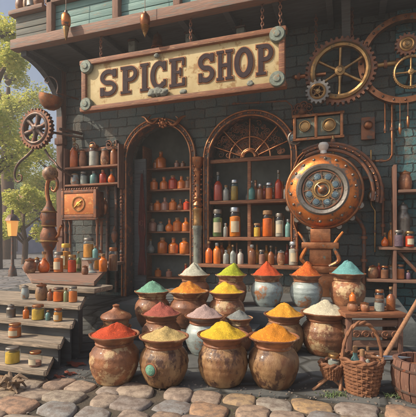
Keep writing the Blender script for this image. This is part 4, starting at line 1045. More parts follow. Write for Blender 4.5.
# ---------------------------------------------------------------- ironwork at the building's left corner
gc = onY(36.5, 129, -.42)
t = gear('gear_wheel', 'dark iron gear wheel with six broad spokes hung off the left corner of the shop', gc, .262, .205, 30, .03, 6, .07, 'rusty_iron', .05, .036, 'iron', None, rot=.3)
t2 = thing('scroll_bracket', 'scrolled iron bracket carrying the dark gear wheel at the left corner', 'bracket', gc+Vector((0, .06, 0)))
u = (gc-CAM).dot(fw)/F
def q(px, py, dy=0): v = onY(px, py, gc.y)-gc; v.y += dy; return v
m = MB()
m.curve([q(30, 149), q(24, 155), q(17, 161), q(12.5, 168), q(11.5, 176), q(14, 181), q(18, 180), q(18.5, 175.5), q(15.5, 174), q(14.5, 176.5)], [.02, .02, .018, .017, .016, .014, .013, .011, .009, .007], 8)
m.curve([q(42, 149), q(47, 157), q(52, 162), q(57, 168), q(61, 176, .3)], .018, 8)
m.tube([q(57, 128), q(64, 127, .34)], .022, 8); m.tube([q(37, 129), q(64, 131, .36)], .018, 8)
m.build('scroll', 'iron', t2)
m = MB(); m.torus(.235, .016, MX, 40, 8); m.build('back_ring', 'iron', t2)
bc_ = onY(51, 100, -.36)
t = thing('hanging_bowl', 'half round rusty copper bowl lamp with a curled hook on the shop corner', 'lamp', bc_)
m = MB(); pr = [(0, -.15), (.07, -.135), (.13, -.085), (.17, -.01), (.175, .05), (.165, .055), (.15, -.0), (.11, -.07), (0, -.12)]
m.lathe(pr, 28, Matrix.Rotation(R(14), 4, 'Y')); m.build('bowl', 'copper', t)
m = MB(); m.lathe([(0, .075), (.08, .06), (.165, .045)], 24, Matrix.Rotation(R(14), 4, 'Y')); m.build('lid', 'copper', t)
def q2(px, py, dy=0): v = onY(px, py, bc_.y)-bc_; v.y += dy; return v
m = MB(); m.curve([q2(57, 93), q2(58, 86), q2(55.5, 79.5), q2(50, 76.5), q2(46, 78), q2(45, 81.5), q2(47.5, 83.5), q2(49, 81.5)], [.012, .012, .012, .011, .010, .009, .008, .006], 8)
m.tube([q2(57, 93), q2(64, 92, .32)], .014, 8); m.build('hook', 'iron', t)

# finials and jars on the balcony rail
rz_ = OB+.53
for px, k, f, lab in ((22, 'cup', 'brown_glaze', 'brown round pot at the outer end of the balcony rail'), (33, 'tin', 'pewter', 'dark tin in the middle of the balcony rail'), (40, 'cup', 'terracotta', 'terracotta jar on the balcony rail next to the post'), (27.5, 'cup', 'cream_glaze', 'small pale pot on the balcony rail between pot and tin')):
    x = onY(px, 8, OY).x; jar(k, lab, (x, OY-.02, rz_+.0005), .19, .07 if px != 27.5 else .045, f, None, 'copper', 'pots on the balcony rail')

# ---------------------------------------------------------------- spice pots
POT = [(0, 0), (.098, 0), (.108, .008), (.132, .045), (.150, .09), (.156, .125), (.150, .165), (.130, .195), (.108, .213)]
def pot(px, d, base, sc_, fill, glaze, lab, hm=.075, peak=(0, 0), medal=None, wf=1.0):
    p = atD(px, 237, d); p.z = base+.0005
    t = thing('spice_pot', lab, 'pot', p, 'pots of heaped spice', random.uniform(-.6, .6) if not medal else 0)
    k = sc_; kw = sc_*wf
    rnd = random.random()*40; bw = .90
    fine = []
    for (ra, za), (rb_, zb_) in zip(POT[1:], POT[2:]):
        for q in range(4): fine.append((ra+(rb_-ra)*q/4, za+(zb_-za)*q/4))
    fine.append(POT[-1])
    prof = [(0, 0)]+[((a*bw+(.104-a*bw)*max(0, (b-.19)/.03)*.6+.0011*math.sin(b*520+rnd))*kw, b*k) for a, b in fine]+[(.096*kw, .217*k)]
    m = MB(); m.lathe(prof, 44)
    for v in m.bm.verts:
        f_ = 1+.030*noise.noise(Vector((v.co.x*7/k+rnd, v.co.y*7/k, v.co.z*7/k)))+.006*noise.noise(Vector((v.co.x*40+rnd, v.co.y*40, v.co.z*40)))
        if v.co.z > .002: v.co.x *= f_; v.co.y *= f_
    body = m.build('body', glaze, t)
    m = MB(); m.lathe([(.090*kw, .210*k), (.104*kw, .212*k), (.108*kw, .220*k), (.101*kw, .227*k), (.110*kw, .235*k), (.112*kw, .242*k), (.127*kw, .254*k), (.141*kw, .265*k), (.142*kw, .270*k), (.136*kw, .272*k), (.126*kw, .266*k)], 44)
    for v in m.bm.verts:
        v.co.z += .004*k*noise.noise(Vector((v.co.x*14+rnd, v.co.y*14, 2)))
        f_ = 1+.022*noise.noise(Vector((v.co.x*9+rnd, v.co.y*9, 5))); v.co.x *= f_; v.co.y *= f_
    m.build('rim', 'brown_glaze' if glaze != 'brown_glaze' else 'terracotta', t)
    m = MB(); seg, nr = 48, 16; rings = []; rb = .127*kw
    cth = random.uniform(0, 50)
    for j in range(nr+1):
        f = 1-j/nr; ring = []
        if j == nr:
            rings.append([m.bm.verts.new((peak[0]*k, peak[1]*k, .266*k+hm*k*.90))]); continue
        for i in range(seg):
            a = 2*PI*i/seg; g_ = 1-f
            rr = rb*f
            x = rr*math.cos(a)+peak[0]*k*g_; y_ = rr*math.sin(a)+peak[1]*k*g_
            z = .266*k + hm*k*(g_**1.10)*(1+.10*noise.noise(Vector((math.cos(a)*1.3+cth, math.sin(a)*1.3, g_*2)))) + .013*k*noise.noise(Vector((x*22+cth, y_*22, 3)))*min(1, g_*3) + .004*k*noise.noise(Vector((x*80+cth, y_*80, 3)))
            z -= hm*k*(.10+.10*random.random()*0)*math.exp(-(f*7)**2)
            if j == 0:
                z = .266*k; e_ = 1+.07*noise.noise(Vector((math.cos(a)*3+cth, math.sin(a)*3, 9))); x *= e_; y_ *= e_
            ring.append(m.bm.verts.new((x, y_, z)))
        rings.append(ring)
    for a, b in zip(rings, rings[1:]):
        for i in range(seg):
            j = (i+1) % seg
            if len(b) == 1: m.bm.faces.new((a[i], a[j], b[0]))
            else: m.bm.faces.new((a[i], a[j], b[j], b[i]))
    m.build('spice', fill, t, angle=80)
    if medal:
        a = medal[0]; dirv = Vector((math.cos(a), math.sin(a), 0)); c_ = dirv*(.138*kw)+Vector((0, 0, .115*k))
        M = Matrix.Translation(c_) @ dirv.to_track_quat('Z', 'Y').to_matrix().to_4x4()
        m = MB(); m.lathe([(0, .018), (.02, .016), (.030, .008), (.032, -.006)], 24, M); m.build('medallion', medal[1], t)
        m = MB(); m.torus(.034, .006, M, 28, 6); m.build('medallion_ring', 'brown_glaze', t)
    return t
pot(114.5, 2.36, .0, 1.04, 'chilli', 'terracotta', 'rust brown front row pot of chilli red spice beside the display stairs', .075, (.01, 0))
pot(164, 2.33, .0, 1.02, 'sand', 'cream_glaze', 'cream and brown front row pot of sand yellow spice with a green medallion', .06, (.01, 0), medal=(R(-95), 'jade'))
pot(223, 2.33, .0, 1.06, 'turmeric', 'cream_glaze', 'buff front row pot heaped with bright yellow spice', .08)
pot(273.5, 2.30, .0, 1.04, 'saffron', 'cream_glaze', 'brown and buff front row pot of vivid orange spice', .085)
pot(161.5, 2.98, .0, 1.05, 'rose', 'terracotta', 'terracotta pot of dusky red spice in the second row behind the sand yellow one', .09)
pot(204.5, 2.93, .0, 1.03, 'mauve', 'blue_glaze', 'pale blue glazed pot of mauve pink spice in the second row', .09)
pot(239, 3.0, .0, .92, 'ash', 'brown_glaze', 'smaller brown pot of dark grey spice in the second row', .07, wf=.8)
pot(284, 2.95, .0, 1.05, 'amber', 'cream_glaze', 'pale pot of amber orange spice in the second row behind the vivid orange one', .095)
pot(325, 2.93, .0, 1.13, 'cream', 'terracotta', 'wide terracotta pot of cream white spice at the right end of the second row', .09, wf=1.1)
pot(152.5, 3.45, .09, 1.10, 'jade', 'brown_glaze', 'brown pot of jade green spice at the left of the third row', .095)
pot(188.5, 3.40, .09, 1.12, 'orange', 'brown_glaze', 'ridged brown pot of orange spice with yellow grains in the third row', .09, wf=1.08)
pot(226.5, 3.40, .09, 1.10, 'lemon', 'terracotta', 'brown pot of lemon yellow spice turning orange at the right of the third row', .09, (-.01, 0))
pot(194, 3.90, .187, 1.10, 'ivory', 'brown_glaze', 'pot of ivory white spice at the left of the back row', .125)
pot(231, 3.90, .187, 1.10, 'lime', 'brown_glaze', 'pot of lime green spice in the back row below the window', .125, (.04, 0))
pot(267, 3.88, .187, 1.11, 'scarlet', 'blue_glaze', 'blue grey glazed pot of scarlet spice in the middle of the back row', .13)
pot(306, 3.85, .187, 1.11, 'ember', 'blue_glaze', 'blue glazed pot of orange red spice with paler grains in the back row', .13, (.015, 0))
pot(347.5, 3.80, .187, 1.18, 'teal', 'terracotta', 'orange brown pot of teal blue spice at the right end of the back row', .125)
# lidded copper jar behind the first pot
p = atD(116, 237, 2.85); p.z = .0005
t = thing('lidded_jar', 'squat copper banded jar with a heaped lid behind the chilli red pot', 'jar', p)
k = 1
m = MB(); m.lathe([(0, 0), (.09, 0), (.115, .06), (.12, .14), (.10, .21), (.085, .23), (.092, .25), (.088, .27), (0, .27)], 30); m.build('body', 'cream_glaze', t)
m = MB(); m.lathe([(.08, .268), (.105, .27), (.11, .285), (.10, .30), (.06, .32), (.03, .335), (.02, .35), (.025, .365), (0, .375)], 30); m.build('lid', 'brown_glaze', t)
m = MB(); m.torus(.118, .008, Matrix.Translation((0, 0, .15)), 32, 6); m.torus(.102, .008, Matrix.Translation((0, 0, .212)), 32, 6); m.build('band', 'copper', t)

# ---------------------------------------------------------------- right hand side: shelf, jars, crate
x0, x1 = onY(378, 200, -.1).x, 3.0
zsh = [onY(400, yy, -.28).z for yy in (189.5, 247, 280)]
t = thing('wall_shelf', 'tall dark wood wall shelf of jars at the far right of the shop', 'shelf', (x0, -.14, 0))
for z, xs in zip(zsh, (onY(397, 200, -.14).x, x0, onY(366, 280, -.14).x)):
    m = MB(); m.box(((xs+x1)/2-x0, 0, z-.016), (x1-xs, .26, .032), .006); m.build('board', 'old_wood', t)
px_ = onY(394, 200, -.14).x
for x in (px_, x1): m = MB(); m.box((x-x0, 0, zsh[0]/2+.1), (.035, .24, zsh[0]+.35), .006); m.build('upright', 'old_wood_upright', t)
m = MB(); m.tube([Vector((px_-x0+.03, -.06, zsh[1]-.05)), Vector((px_-x0+.28, -.06, zsh[1]-.33))], .018, 8); m.box((px_-x0+.2, -.06, zsh[1]-.045), (.4, .05, .025), .004); m.build('brace', 'rusty_iron', t)
G3 = 'jars on the right wall shelf'
def rs(k, lab, px, zi, hp, wp, f, gl, lid, Y=-.17):
    p = onY(px, 200, Y); s = (p-CAM).dot(fw)/F
    jar(k, lab, (p.x, Y, zsh[zi]+.0005), hp*s, wp*s/2, f, gl, lid, G3)
rs('tin', 'tall pewter canister at the far right on the middle shelf board', 403, 1, 44, 14, 'pewter', None, 'pewter', -.13)
rs('vial', 'thin red brown bottle left of the tall pewter canister', 395.5, 1, 26, 4.5, 'brown', None, 'cork', -.15)
rs('jar', 'purple grey jar in front of the tall pewter canister', 398.5, 1, 17, 10, 'purple', 'clear_glass', 'pewter', -.24)
rs('jar', 'red jar in front of the tall pewter canister', 409.5, 1, 16, 9, 'red', 'amber_glass', 'brass', -.24)
rs('flask', 'small rust coloured flask on the left end of the middle shelf board', 385, 1, 14, 8, 'orange', 'amber_glass', 'cork')
rs('jar', 'small brown jar on the left of the lower shelf board', 384.5, 2, 13, 8, 'brown', 'clear_glass', 'copper')
rs('jar', 'bright orange jar with a copper lid on the lower shelf board', 399.5, 2, 15, 10, 'orange', 'clear_glass', 'copper')
rs('vial', 'tiny grey bottle right of the orange jar on the lower shelf board', 408, 2, 9, 5, 'purple', None, 'cork')
rs('bottle', 'amber bottle behind the purple grey jar on the middle shelf board', 391, 1, 24, 6.5, 'amber', 'amber_glass', 'cork', -.08)
rs('cup', 'terracotta pot at the left end of the lower shelf board', 373, 2, 13, 10, 'terracotta', None, 'copper')
rs('vial', 'slim red bottle between the pot and the brown jar on the lower shelf board', 379, 2, 15, 4.5, 'red', None, 'cork', -.10)
rs('tin', 'squat pewter tin behind the orange jar on the lower shelf board', 391.5, 2, 14, 8, 'pewter', None, 'brass', -.09)
rs('cup', 'brown crock standing alone on the top shelf board', 405, 0, 20, 13, 'brown_glaze', None, 'copper', -.13)
pipe('rusty pipe running along the wall from the boiler to the right shelf', [onY(362, 178, -.06), onY(376, 178, -.06), onY(383, 184, -.06), onY(383, 236, -.06)], .015, 'rusty_iron', (.2, .8, 2.3, 2.8))
pipe('thin brass pipe dropping down the wall left of the right shelf', [onY(371, 150, -.05), onY(371, 205, -.05), onY(375, 211, -.05), onY(375, 252, -.05)], .010, 'brass', (.3, .7, 2.5))
p = onY(374, 196, -.04); t = thing('pressure_gauge', 'small round brass pressure gauge on the wall right of the boiler', 'gauge', p)
m = MB(); m.lathe([(0, .03), (.05, .03), (.06, .045), (.07, .03), (.07, -.03), (0, -.03)], 28, MX); m.build('case', 'brass', t)
m = MB(); m.lathe([(0, .034), (.05, .034)], 24, MX); m.build('dial', 'white_enamel', t)
m = MB(); m.tube([(0, -.038, 0), (.025, -.038, .03)], [.005, .002], 6); m.build('needle', 'iron', t)
# crate table
A0 = atD(347, 313, 2.72); A1 = atD(404, 313, 2.72); ang = math.atan2(A1.y-A0.y, A1.x-A0.x)
cw = (A1-A0).length; chh = A0.z; dep = .26
t = thing('crate', 'slatted dark wooden crate table at the right with jars and bottles on top', 'crate', ((A0.x+A1.x)/2, (A0.y+A1.y)/2, 0), rz=ang)
m = MB(); m.box((0, dep/2, chh-.016), (cw+.04, dep+.04, .032), .008, jit=.003); m.build('top', 'rim_wood', t)
for x in (-cw/2+.02, cw/2-.02):
    for y_ in (.02, dep-.02): m = MB(); m.box((x, y_, (chh-.032)/2), (.035, .035, chh-.034), .006); m.build('leg', 'old_wood_upright', t)
m = MB()
for k in range(4):
    z = .05+k*.07
    m.box((0, .012, z), (cw-.08, .014, .045), .004, jit=.003)
    m.box((-cw/2+.012, dep/2, z), (.014, dep-.08, .045), .004); m.box((cw/2-.012, dep/2, z), (.014, dep-.08, .045), .004)
m.build('slat', 'old_wood', t)
m = MB()
for k in range(5): m.tube(spiral(-cw/2+.06+k*.066, .19, .006, .028, k*50, k*50+500, 20, -.008), .005, 6)
m.build('scroll', 'rusty_iron', t)
ca, sa = math.cos(ang), math.sin(ang)
def ct(k, lab, dx, dy, h, r, f, gl, lid):
    jar(k, lab, ((A0.x+A1.x)/2+dx*ca-dy*sa, (A0.y+A1.y)/2+dx*sa+dy*ca, chh+.0005), h, r, f, gl, lid, 'jars on the crate')
ct('bottle', 'tall dark brown bottle at the right of the crate top', .150, .10, .165, .032, 'brown', 'amber_glass', 'cork')
ct('jar', 'grey glass jar in the middle of the crate top', .055, .07, .085, .036, 'clear', 'clear_glass', 'pewter')
ct('jar', 'brown jar with a copper lid behind the grey jar on the crate', .10, .17, .14, .034, 'brown', 'clear_glass', 'copper')
ct('cup', 'small terracotta pot at the left of the crate top', -.13, .07, .07, .038, 'terracotta', None, 'copper')
ct('cup', 'small rust pot in the left middle of the crate top', -.05, .06, .065, .034, 'brown_glaze', None, 'copper')
ct('vial', 'slim orange brown bottle at the back of the crate top', -.09, .18, .14, .024, 'orange', None, 'cork')

# woven baskets
def basket(c, r0, r1, h, lab, handle, rows=9):
    t = thing('wicker_basket', lab, 'basket', c)
    m = MB(); n = 26
    for k in range(rows):
        f = (k+.5)/rows; rr = r0+(r1-r0)*f
        for ph in (0,):
            m.tube([((rr+.006*math.sin(i*PI+k*PI))*math.cos(2*PI*i/n), (rr+.006*math.sin(i*PI+PI/2+k*PI))*math.sin(2*PI*i/n), h*f) for i in range(n)], h/rows*.52, 6, True)
        for i in range(n):
            pass
    for i in range(n):
        a = 2*PI*i/n; m.tube([(r0*math.cos(a), r0*math.sin(a), 0), (r1*math.cos(a), r1*math.sin(a), h)], .0075, 6)
    m.lathe([(0, .008), (r0, .008)], 26)
    m.build('body', 'wicker', t)
    m = MB()
    for dz, ph in ((0, 0), (.008, PI)):
        m.tube([((r1+.005*math.cos(i*.9+ph))*math.cos(2*PI*i/60), (r1+.005*math.cos(i*.9+ph))*math.sin(2*PI*i/60), h+dz+.005*math.sin(i*.9+ph)) for i in range(60)], .009, 7, True)
    m.build('rim', 'wicker', t)
    if handle:
        m = MB()
        for o_ in (0, PI):
            m.tube([(r1*math.cos(PI-PI*i/24)+.0*i, .006*math.sin(i*1.2+o_), h+handle*math.sin(PI*i/24)+.006*math.cos(i*1.2+o_)) for i in range(25)], .008, 7)
        m.build('handle', 'wicker', t)
    return t
p = onZ(362, 392, 0)
bk = basket((p.x, p.y, .001), .075, .108, .18, 'tall rust brown wicker basket with an arched handle before the crate', .20); bk.rotation_euler = (0, 0, ang)
for dx, dy, k, f, gl, lab in ((-.035, .02, 'vial', 'teal', None, 'teal bottle poking out of the tall wicker basket'), (.03, .03, 'bottle', 'clear', 'clear_glass', 'clear bottle poking out of the tall wicker basket'), (.0, -.035, 'vial', 'rose', None, 'dusty pink bottle poking out of the tall wicker basket')):
    jar(k, lab, (p.x+dx, p.y+dy, .012), .235, .026, f, gl, 'cork', 'bottles in the basket')
p = onZ(332, 388, 0)
t = thing('basket_stand', 'low stand of crossed rustic sticks under the small wicker basket', 'stand', (p.x, p.y, 0), rz=ang)
m = MB(); m.curve([(-.12, -.04, .004), (-.03, -.01, .055), (.045, .02, .10)], .008, 8); m.build('stick', 'stick_wood', t); m = MB(); m.tube([(.03, -.05, .004), (.055, 0, .12), (.075, .02, .20)], .009, 8); m.build('stick', 'stick_wood', t)
m = MB(); m.tube([(.06, -.045, .004), (0, 0, .055), (-.06, .02, .10)], .008, 8); m.build('stick', 'stick_wood', t); m = MB(); m.tube([(-.06, .06, .004), (0, .03, .055), (.05, .0, .09)], .008, 8)
m.build('stick', 'stick_wood', t)
basket((p.x, p.y, .06), .042, .066, .075, 'small rust wicker basket perched on crossed sticks', 0, 6)
jar('jar', 'small clear jar with a brass lid standing in the small wicker basket', (p.x+.01, p.y, .071), .125, .036, 'clear', 'clear_glass', 'brass', None)

# barrel, scoop, long pole
p = atD(421, 237, 2.12)
t = thing('bucket', 'dark stave wooden bucket at the bottom right corner', 'bucket', (p.x, p.y, 0))
m = MB(); n = 18
for k in range(n):
    a0_, a1_ = 2*PI*k/n+.02, 2*PI*(k+1)/n-.02
    rings = []
    for z, rr in ((0, .115), (.05, .135), (.11, .145), (.17, .140), (.205, .132)):
        rings.append([m.bm.verts.new((r_*math.cos(a), r_*math.sin(a), z)) for r_, a in ((rr, a0_), (rr+.004, (a0_+a1_)/2), (rr, a1_), (rr-.02, a1_), (rr-.02, a0_))])
    for A_, B_ in zip(rings, rings[1:]):
        for i in range(5): m.bm.faces.new((A_[i], A_[(i+1) % 5], B_[(i+1) % 5], B_[i]))
    m.bm.faces.new(rings[-1]); m.bm.faces.new(rings[0])
m.build('staves', 'old_wood_upright', t)
m = MB(); m.torus(.139, .007, Matrix.Translation((0, 0, .055)), 36, 6); m.torus(.143, .007, Matrix.Translation((0, 0, .165)), 36, 6); m.build('hoop', 'iron', t)
m = MB(); m.lathe([(0, .02), (.11, .02)], 24); m.lathe([(0, .15), (.12, .15)], 24); m.build('filling', 'fill_brown', t)
S0 = atD(379, 359, 2.17); S1 = atD(411, 361, 2.17); dv = (S1-S0); L = dv.length
t = thing('scoop', 'polished steel scoop lying across the basket and the bucket', 'scoop', S0); t.rotation_euler = (0, 0, math.atan2(dv.y, dv.x))
m = MB(); vs = []
for j in range(14):
    f = j/13; wd = .032*(1-f**2.2)+.002
    vs.append([m.bm.verts.new((L*f, wd*math.cos(PI*i/10), -.4*wd*math.sin(PI*i/10)+.01)) for i in range(11)])
for a, b in zip(vs, vs[1:]):
    for i in range(10): m.bm.faces.new((a[i], a[i+1], b[i+1], b[i]))
o = m.build('blade', 'steel', t); md = o.modifiers.new('thick', 'SOLIDIFY'); md.thickness = .003
m = MB(); m.tube([(-.075, 0, .012), (-.05, 0, .014), (.01, 0, .006)], [.010, .011, .007], 10); m.build('handle', 'stick_wood', t)
A = onZ(362, 397, 0); A.z = .012; B = atD(413, 308, 2.62)
tag(MB().tube([Vector((0, 0, 0)), (B-A)*.5+Vector((.003, 0, .002)), (B-A)*1.15], [.016, .0145, .013], 10).build('wooden_pole', 'stick_wood', loc=A), 'long bare wooden pole leaning from the cobbles against the crate', 'pole')

# leaves and a root on the ground, left
for px, py, sz, lab in ((74, 364.5, .060, 'big rust red fallen leaf on the dark paving by the stairs'), (69, 374, .034, 'small rust red leaf just below the big fallen leaf'), (58, 377.5, .030, 'small rust red leaf at the left of the fallen leaves')):
    p = onZ(px, py, .006); m = MB(); n = 26; c0 = m.bm.verts.new((0, 0, .012)); ring = []
    for i in range(n):
        a = 2*PI*i/n; rr = sz*(1+.22*math.sin(5*a)+.1*math.sin(9*a)); ring.append(m.bm.verts.new((rr*math.cos(a), rr*.8*math.sin(a), .006+.008*math.sin(3*a))))
    for i in range(n): m.bm.faces.new((c0, ring[i], ring[(i+1) % n]))
    m.tube([(sz*.5, 0, .012), (sz*1.5, .01, .006)], .003, 5)
    o = m.build('fallen_leaf', 'leaf_red', loc=p); tag(o, lab, 'leaf', 'fallen leaves')
p = onZ(11, 391, 0)
m = MB(); random.seed(11)
m.ball((0, 0, .045), .04, 3, (1.5, .9, .8), .8)
for k in range(11):
    a = k*2.4; l = random.uniform(.07, .12); m.tube([(0, 0, .045), (l*.5*math.cos(a), l*.4*math.sin(a), .06+.03*math.sin(k)), (l*math.cos(a), l*.7*math.sin(a), .012 if k % 2 else .07)], [.018, .011, .004], 7)
tag(m.build('gnarled_root', 'root_wood', loc=p), 'gnarled pale root lying on the paving below the stairs', 'root')
# little weeds between cobbles at the right
for i, (px, py) in enumerate(((327, 397), (338, 396), (393, 398))):
    p = onZ(px, py, 0); m = MB(); random.seed(20+i)
    for k in range(26):
        a = random.uniform(0, 2*PI); l = random.uniform(.012, .035); b0 = Vector((random.gauss(0, .02), random.gauss(0, .012), 0))
        m.tube([b0, b0+Vector((math.cos(a)*l*.4, math.sin(a)*l*.4, l*.7)), b0+Vector((math.cos(a)*l, math.sin(a)*l, l*.8))], [.002, .0018, .0006], 4)
    tag(m.build('weed', 'green_leaves', loc=p), ['small tuft of grass in the cobbles below the stick stand', 'tuft of grass in the cobbles between stick stand and basket', 'tuft of grass in the cobbles beside the bucket'][i], 'weed', 'grass tufts in the cobbles')

# ---------------------------------------------------------------- what lies beyond, at the left
def tree(c, h, cr, mtl, lab, n=2600, seed=1, ch=.6):
    random.seed(seed)
    t = thing('tree', lab, 'tree', c, 'trees beyond the shop')
    m = MB(); pts = [Vector((0, 0, -.1)), Vector((.05, .03, h*.25)), Vector((-.05, 0, h*.5)), Vector((.02, .05, h*.8))]
    m.tube(pts, [h*.04, h*.03, h*.022, h*.008], 10)
    clumps = []
    for k in range(16):
        a = random.uniform(0, 2*PI); z = h*random.uniform(.35, .95); rr = cr*random.uniform(.3, 1)*(1.15-abs(z/h-.62)*1.4)
        e = Vector((rr*math.cos(a), rr*math.sin(a), z)); clumps.append((e, cr*random.uniform(.25, .42)))
        s0 = Vector((0, 0, max(h*.25, z-rr*.6))); m.tube([s0, s0.lerp(e, .5)+Vector((0, 0, .1)), e], [h*.014, h*.009, h*.003], 6)
    m.build('trunk', 'bark', t)
    m = MB()
    for k in range(n):
        c0, r0 = random.choice(clumps)
        d = Vector((random.gauss(0, 1), random.gauss(0, 1), random.gauss(0, .8))); d = d.normalized()*r0*random.random()**.45
        p = c0+d; a = Vector((random.gauss(0, 1), random.gauss(0, 1), random.gauss(0, .6))).normalized(); b = a.orthogonal().normalized(); s = random.uniform(.035, .075)
        m.bm.faces.new([m.bm.verts.new(p+a*s), m.bm.verts.new(p+b*s*.5), m.bm.verts.new(p-a*s), m.bm.verts.new(p-b*s*.5)])
    o = m.build('crown', mtl, t)
def far(px, d): p = atD(px, 237, d); p.z = -.03; return p
tree(far(-9, 11), 7.4, 1.35, 'gold_leaves', 'golden yellow tree in leaf nearest the left edge', 11000, 5)
tree(far(7, 16), 8.6, 1.5, 'gold_leaves', 'yellow green tree standing further back left of the shop', 9000, 8)
tree(far(-14, 20), 9.5, 1.9, 'green_leaves', 'tall green tree behind the yellow ones', 7000, 9)
tree(far(40, 26), 5.6, 1.9, 'green_leaves', 'green tree far down the street behind the iron gear wheel', 7000, 12)
tree(far(-30, 20), 9.5, 2.6, 'green_leaves', 'broad green tree at the outer left of the street', 3000, 14)
tree(far(24, 13), 2.6, .85, 'gold_leaves', 'low golden bush like tree in front of the cottages', 5000, 21, .3)
tree(far(48, 17), 4.6, 1.2, 'gold_leaves', 'slender golden tree behind the copper still', 7000, 22)
def house(px, d, w_, dp, h, rh, mtl, lab, seed):
    random.seed(seed)
    p = far(px, d); t = thing('house', lab, 'house', p, 'houses down the street', TH)
    m = MB(); m.box((0, dp/2, h/2), (w_, dp, h), .01); m.build('wall', mtl, t)
    m = MB(); ov = .22
    prof = [(-ov, h-.12), (dp/2, h+rh), (dp+ov, h-.12), (dp+ov, h-.02), (dp/2, h+rh+.12), (-ov, h-.02)]
    vs = []
    for x in (-w_/2-ov, w_/2+ov): vs.append([m.bm.verts.new((x, a, b)) for a, b in prof])
    for i in range(6): m.bm.faces.new((vs[0][i], vs[0][(i+1) % 6], vs[1][(i+1) % 6], vs[1][i]))
    m.bm.faces.new((vs[0][0], vs[0][1], vs[0][4], vs[0][5])); m.bm.faces.new((vs[0][1], vs[0][2], vs[0][3], vs[0][4]))
    m.bm.faces.new((vs[1][0], vs[1][1], vs[1][4], vs[1][5])); m.bm.faces.new((vs[1][1], vs[1][2], vs[1][3], vs[1][4]))
    r_ = m.build('roof', 'roof_orange', t)
    m = MB(); m.box((w_*.3, dp*.5, h+rh+.1), (.25, .25, .8), .01); m.build('chimney', 'timber_far', r_)
    m = MB()
    for x in (-w_/2+.06, 0, w_/2-.06): m.box((x, -.02, h/2), (.12, .06, h), .01)
    for z in (h*.5, h-.25): m.box((0, -.025, z), (w_, .05, .12), .01)
    m.build('timber', 'timber_far', t)
    for z in (h*.25, h*.73):
        for x in (-w_*.25, w_*.25):
            m = MB(); m.box((x, -.035, z), (.55, .05, .75), .01); f = m.build('window', 'timber_far', t)
            m = MB(); m.box((x, -.064, z), (.42, .012, .62), .002); m.build('pane', 'lit_pane', f)
    m = MB(); m.box((0, -.04, .95), (.8, .06, 1.9), .01); m.build('door', 'timber_far', t)
house(0, 21, 2.6, 3, 2.0, 1.0, 'plaster_far', 'low lilac cottage with an orange roof at the left edge', 1)
house(22, 27, 3.0, 3, 2.6, 1.2, 'plaster_blue', 'pale blue cottage with an orange roof right of the lilac one', 2)
house(44, 33, 3.6, 3, 3.4, 1.4, 'plaster_blue', 'taller pale blue cottage far down the street', 3)
house(-22, 29, 4, 4, 4.2, 1.6, 'plaster_far', 'tall lilac house at the outer left of the street', 4)
# street lantern
p = far(12.5, 9); t = thing('street_lantern', 'street lantern with warm glass on an iron post at the left edge', 'lantern', p)
hz_ = atD(12.5, 236, 9).z-p.z
m = MB(); m.lathe([(0, 0), (.10, 0), (.08, .15), (.035, .25), (.028, hz_-.02), (.07, hz_), (0, hz_)], 16); m.build('post', 'iron', t)
m = MB(); m.lathe([(0, hz_), (.09, hz_), (.13, hz_+.34), (0, hz_+.34)], 6); m.build('glass', 'lit_pane', t)
m = MB(); m.lathe([(0, hz_+.34), (.17, hz_+.34), (.10, hz_+.46), (.03, hz_+.5), (.03, hz_+.58), (0, hz_+.6)], 6)
m.build('cap', 'iron', t)
# far hills
m = MB(); n = 60; vs = []
for i in range(n+1):
    a = R(60+110*i/n); d = 120; h_ = 9+5*noise.noise(Vector((i*.21, 0, 0)))+2*noise.noise(Vector((i*.9, 5, 0)))
    c_ = Vector((math.cos(a)*d, math.sin(a)*d, -1)); vs.append([m.bm.verts.new(c_*.8), m.bm.verts.new(Vector((c_.x, c_.y, h_))), m.bm.verts.new(c_*1.5)])
for a, b in zip(vs, vs[1:]):
    for k in (0, 1): m.bm.faces.new((a[k], b[k], b[k+1], a[k+1]))
mat('hill_green', (.22, .30, .28), (.16, .24, .25), 3, .95, 0, 0)
tag(m.build('hills', 'hill_green'), 'pale blue green hills beyond the street', None, kind='structure')

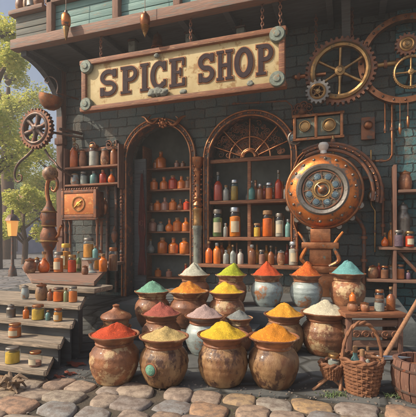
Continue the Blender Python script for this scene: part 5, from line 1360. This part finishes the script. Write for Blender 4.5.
# ---------------------------------------------------------------- camera, sun, sky
cam = bpy.data.cameras.new('camera'); co = bpy.data.objects.new('camera', cam); COL.objects.link(co)
co.location = CAM; co.rotation_euler = (PI/2, 0, TH)
cam.sensor_fit = 'HORIZONTAL'; cam.sensor_width = 36; cam.lens = 36*F/416; cam.shift_y = (HOR-208.5)/416
cam.clip_end = 1000; cam.clip_start = .02
sc.camera = co
EL = R(40); sd = Vector((-.83, -.56, 0)).normalized()
sdir = Vector((sd.x*math.cos(EL), sd.y*math.cos(EL), math.sin(EL)))
sun = bpy.data.lights.new('sun', 'SUN'); so = bpy.data.objects.new('sun', sun); COL.objects.link(so)
so.rotation_euler = sdir.to_track_quat('Z', 'Y').to_euler(); sun.energy = 4.7; sun.angle = R(.8); sun.color = (1, .86, .68)
wd = bpy.data.worlds.new('World'); sc.world = wd; wd.use_nodes = True; nt = wd.node_tree
bg = nt.nodes['Background']; sk = nt.nodes.new('ShaderNodeTexSky'); sk.sky_type = 'NISHITA'; sk.sun_disc = False
sk.sun_elevation = EL; sk.sun_rotation = math.atan2(sd.x, sd.y); sk.dust_density = 5.0
nt.links.new(sk.outputs[0], bg.inputs[0]); bg.inputs[1].default_value = .145
vs_ = sc.view_settings; vs_.view_transform = 'Standard'; vs_.look = 'None'; vs_.gamma = 1; vs_.use_curve_mapping = False; vs_.exposure = 0.03
sc.cycles.use_denoising = True
# ---------------------------------------------------------------- the hazy air of the street
m = MB(); m.box((0, 0, 6.5), (290, 290, 16), 0); hz = m.build('haze', 'iron')
hm_ = bpy.data.materials.new('haze_air'); hm_.use_nodes = True; nt = hm_.node_tree; nt.nodes.clear()
o_ = nt.nodes.new('ShaderNodeOutputMaterial'); pv = nt.nodes.new('ShaderNodeVolumePrincipled')
pv.inputs['Color'].default_value = (.97, .99, 1, 1); pv.inputs['Density'].default_value = .0075; pv.inputs['Anisotropy'].default_value = .2
nt.links.new(pv.outputs[0], o_.inputs['Volume']); hz.data.materials[0] = hm_; tag(hz, None, None, kind='stuff')
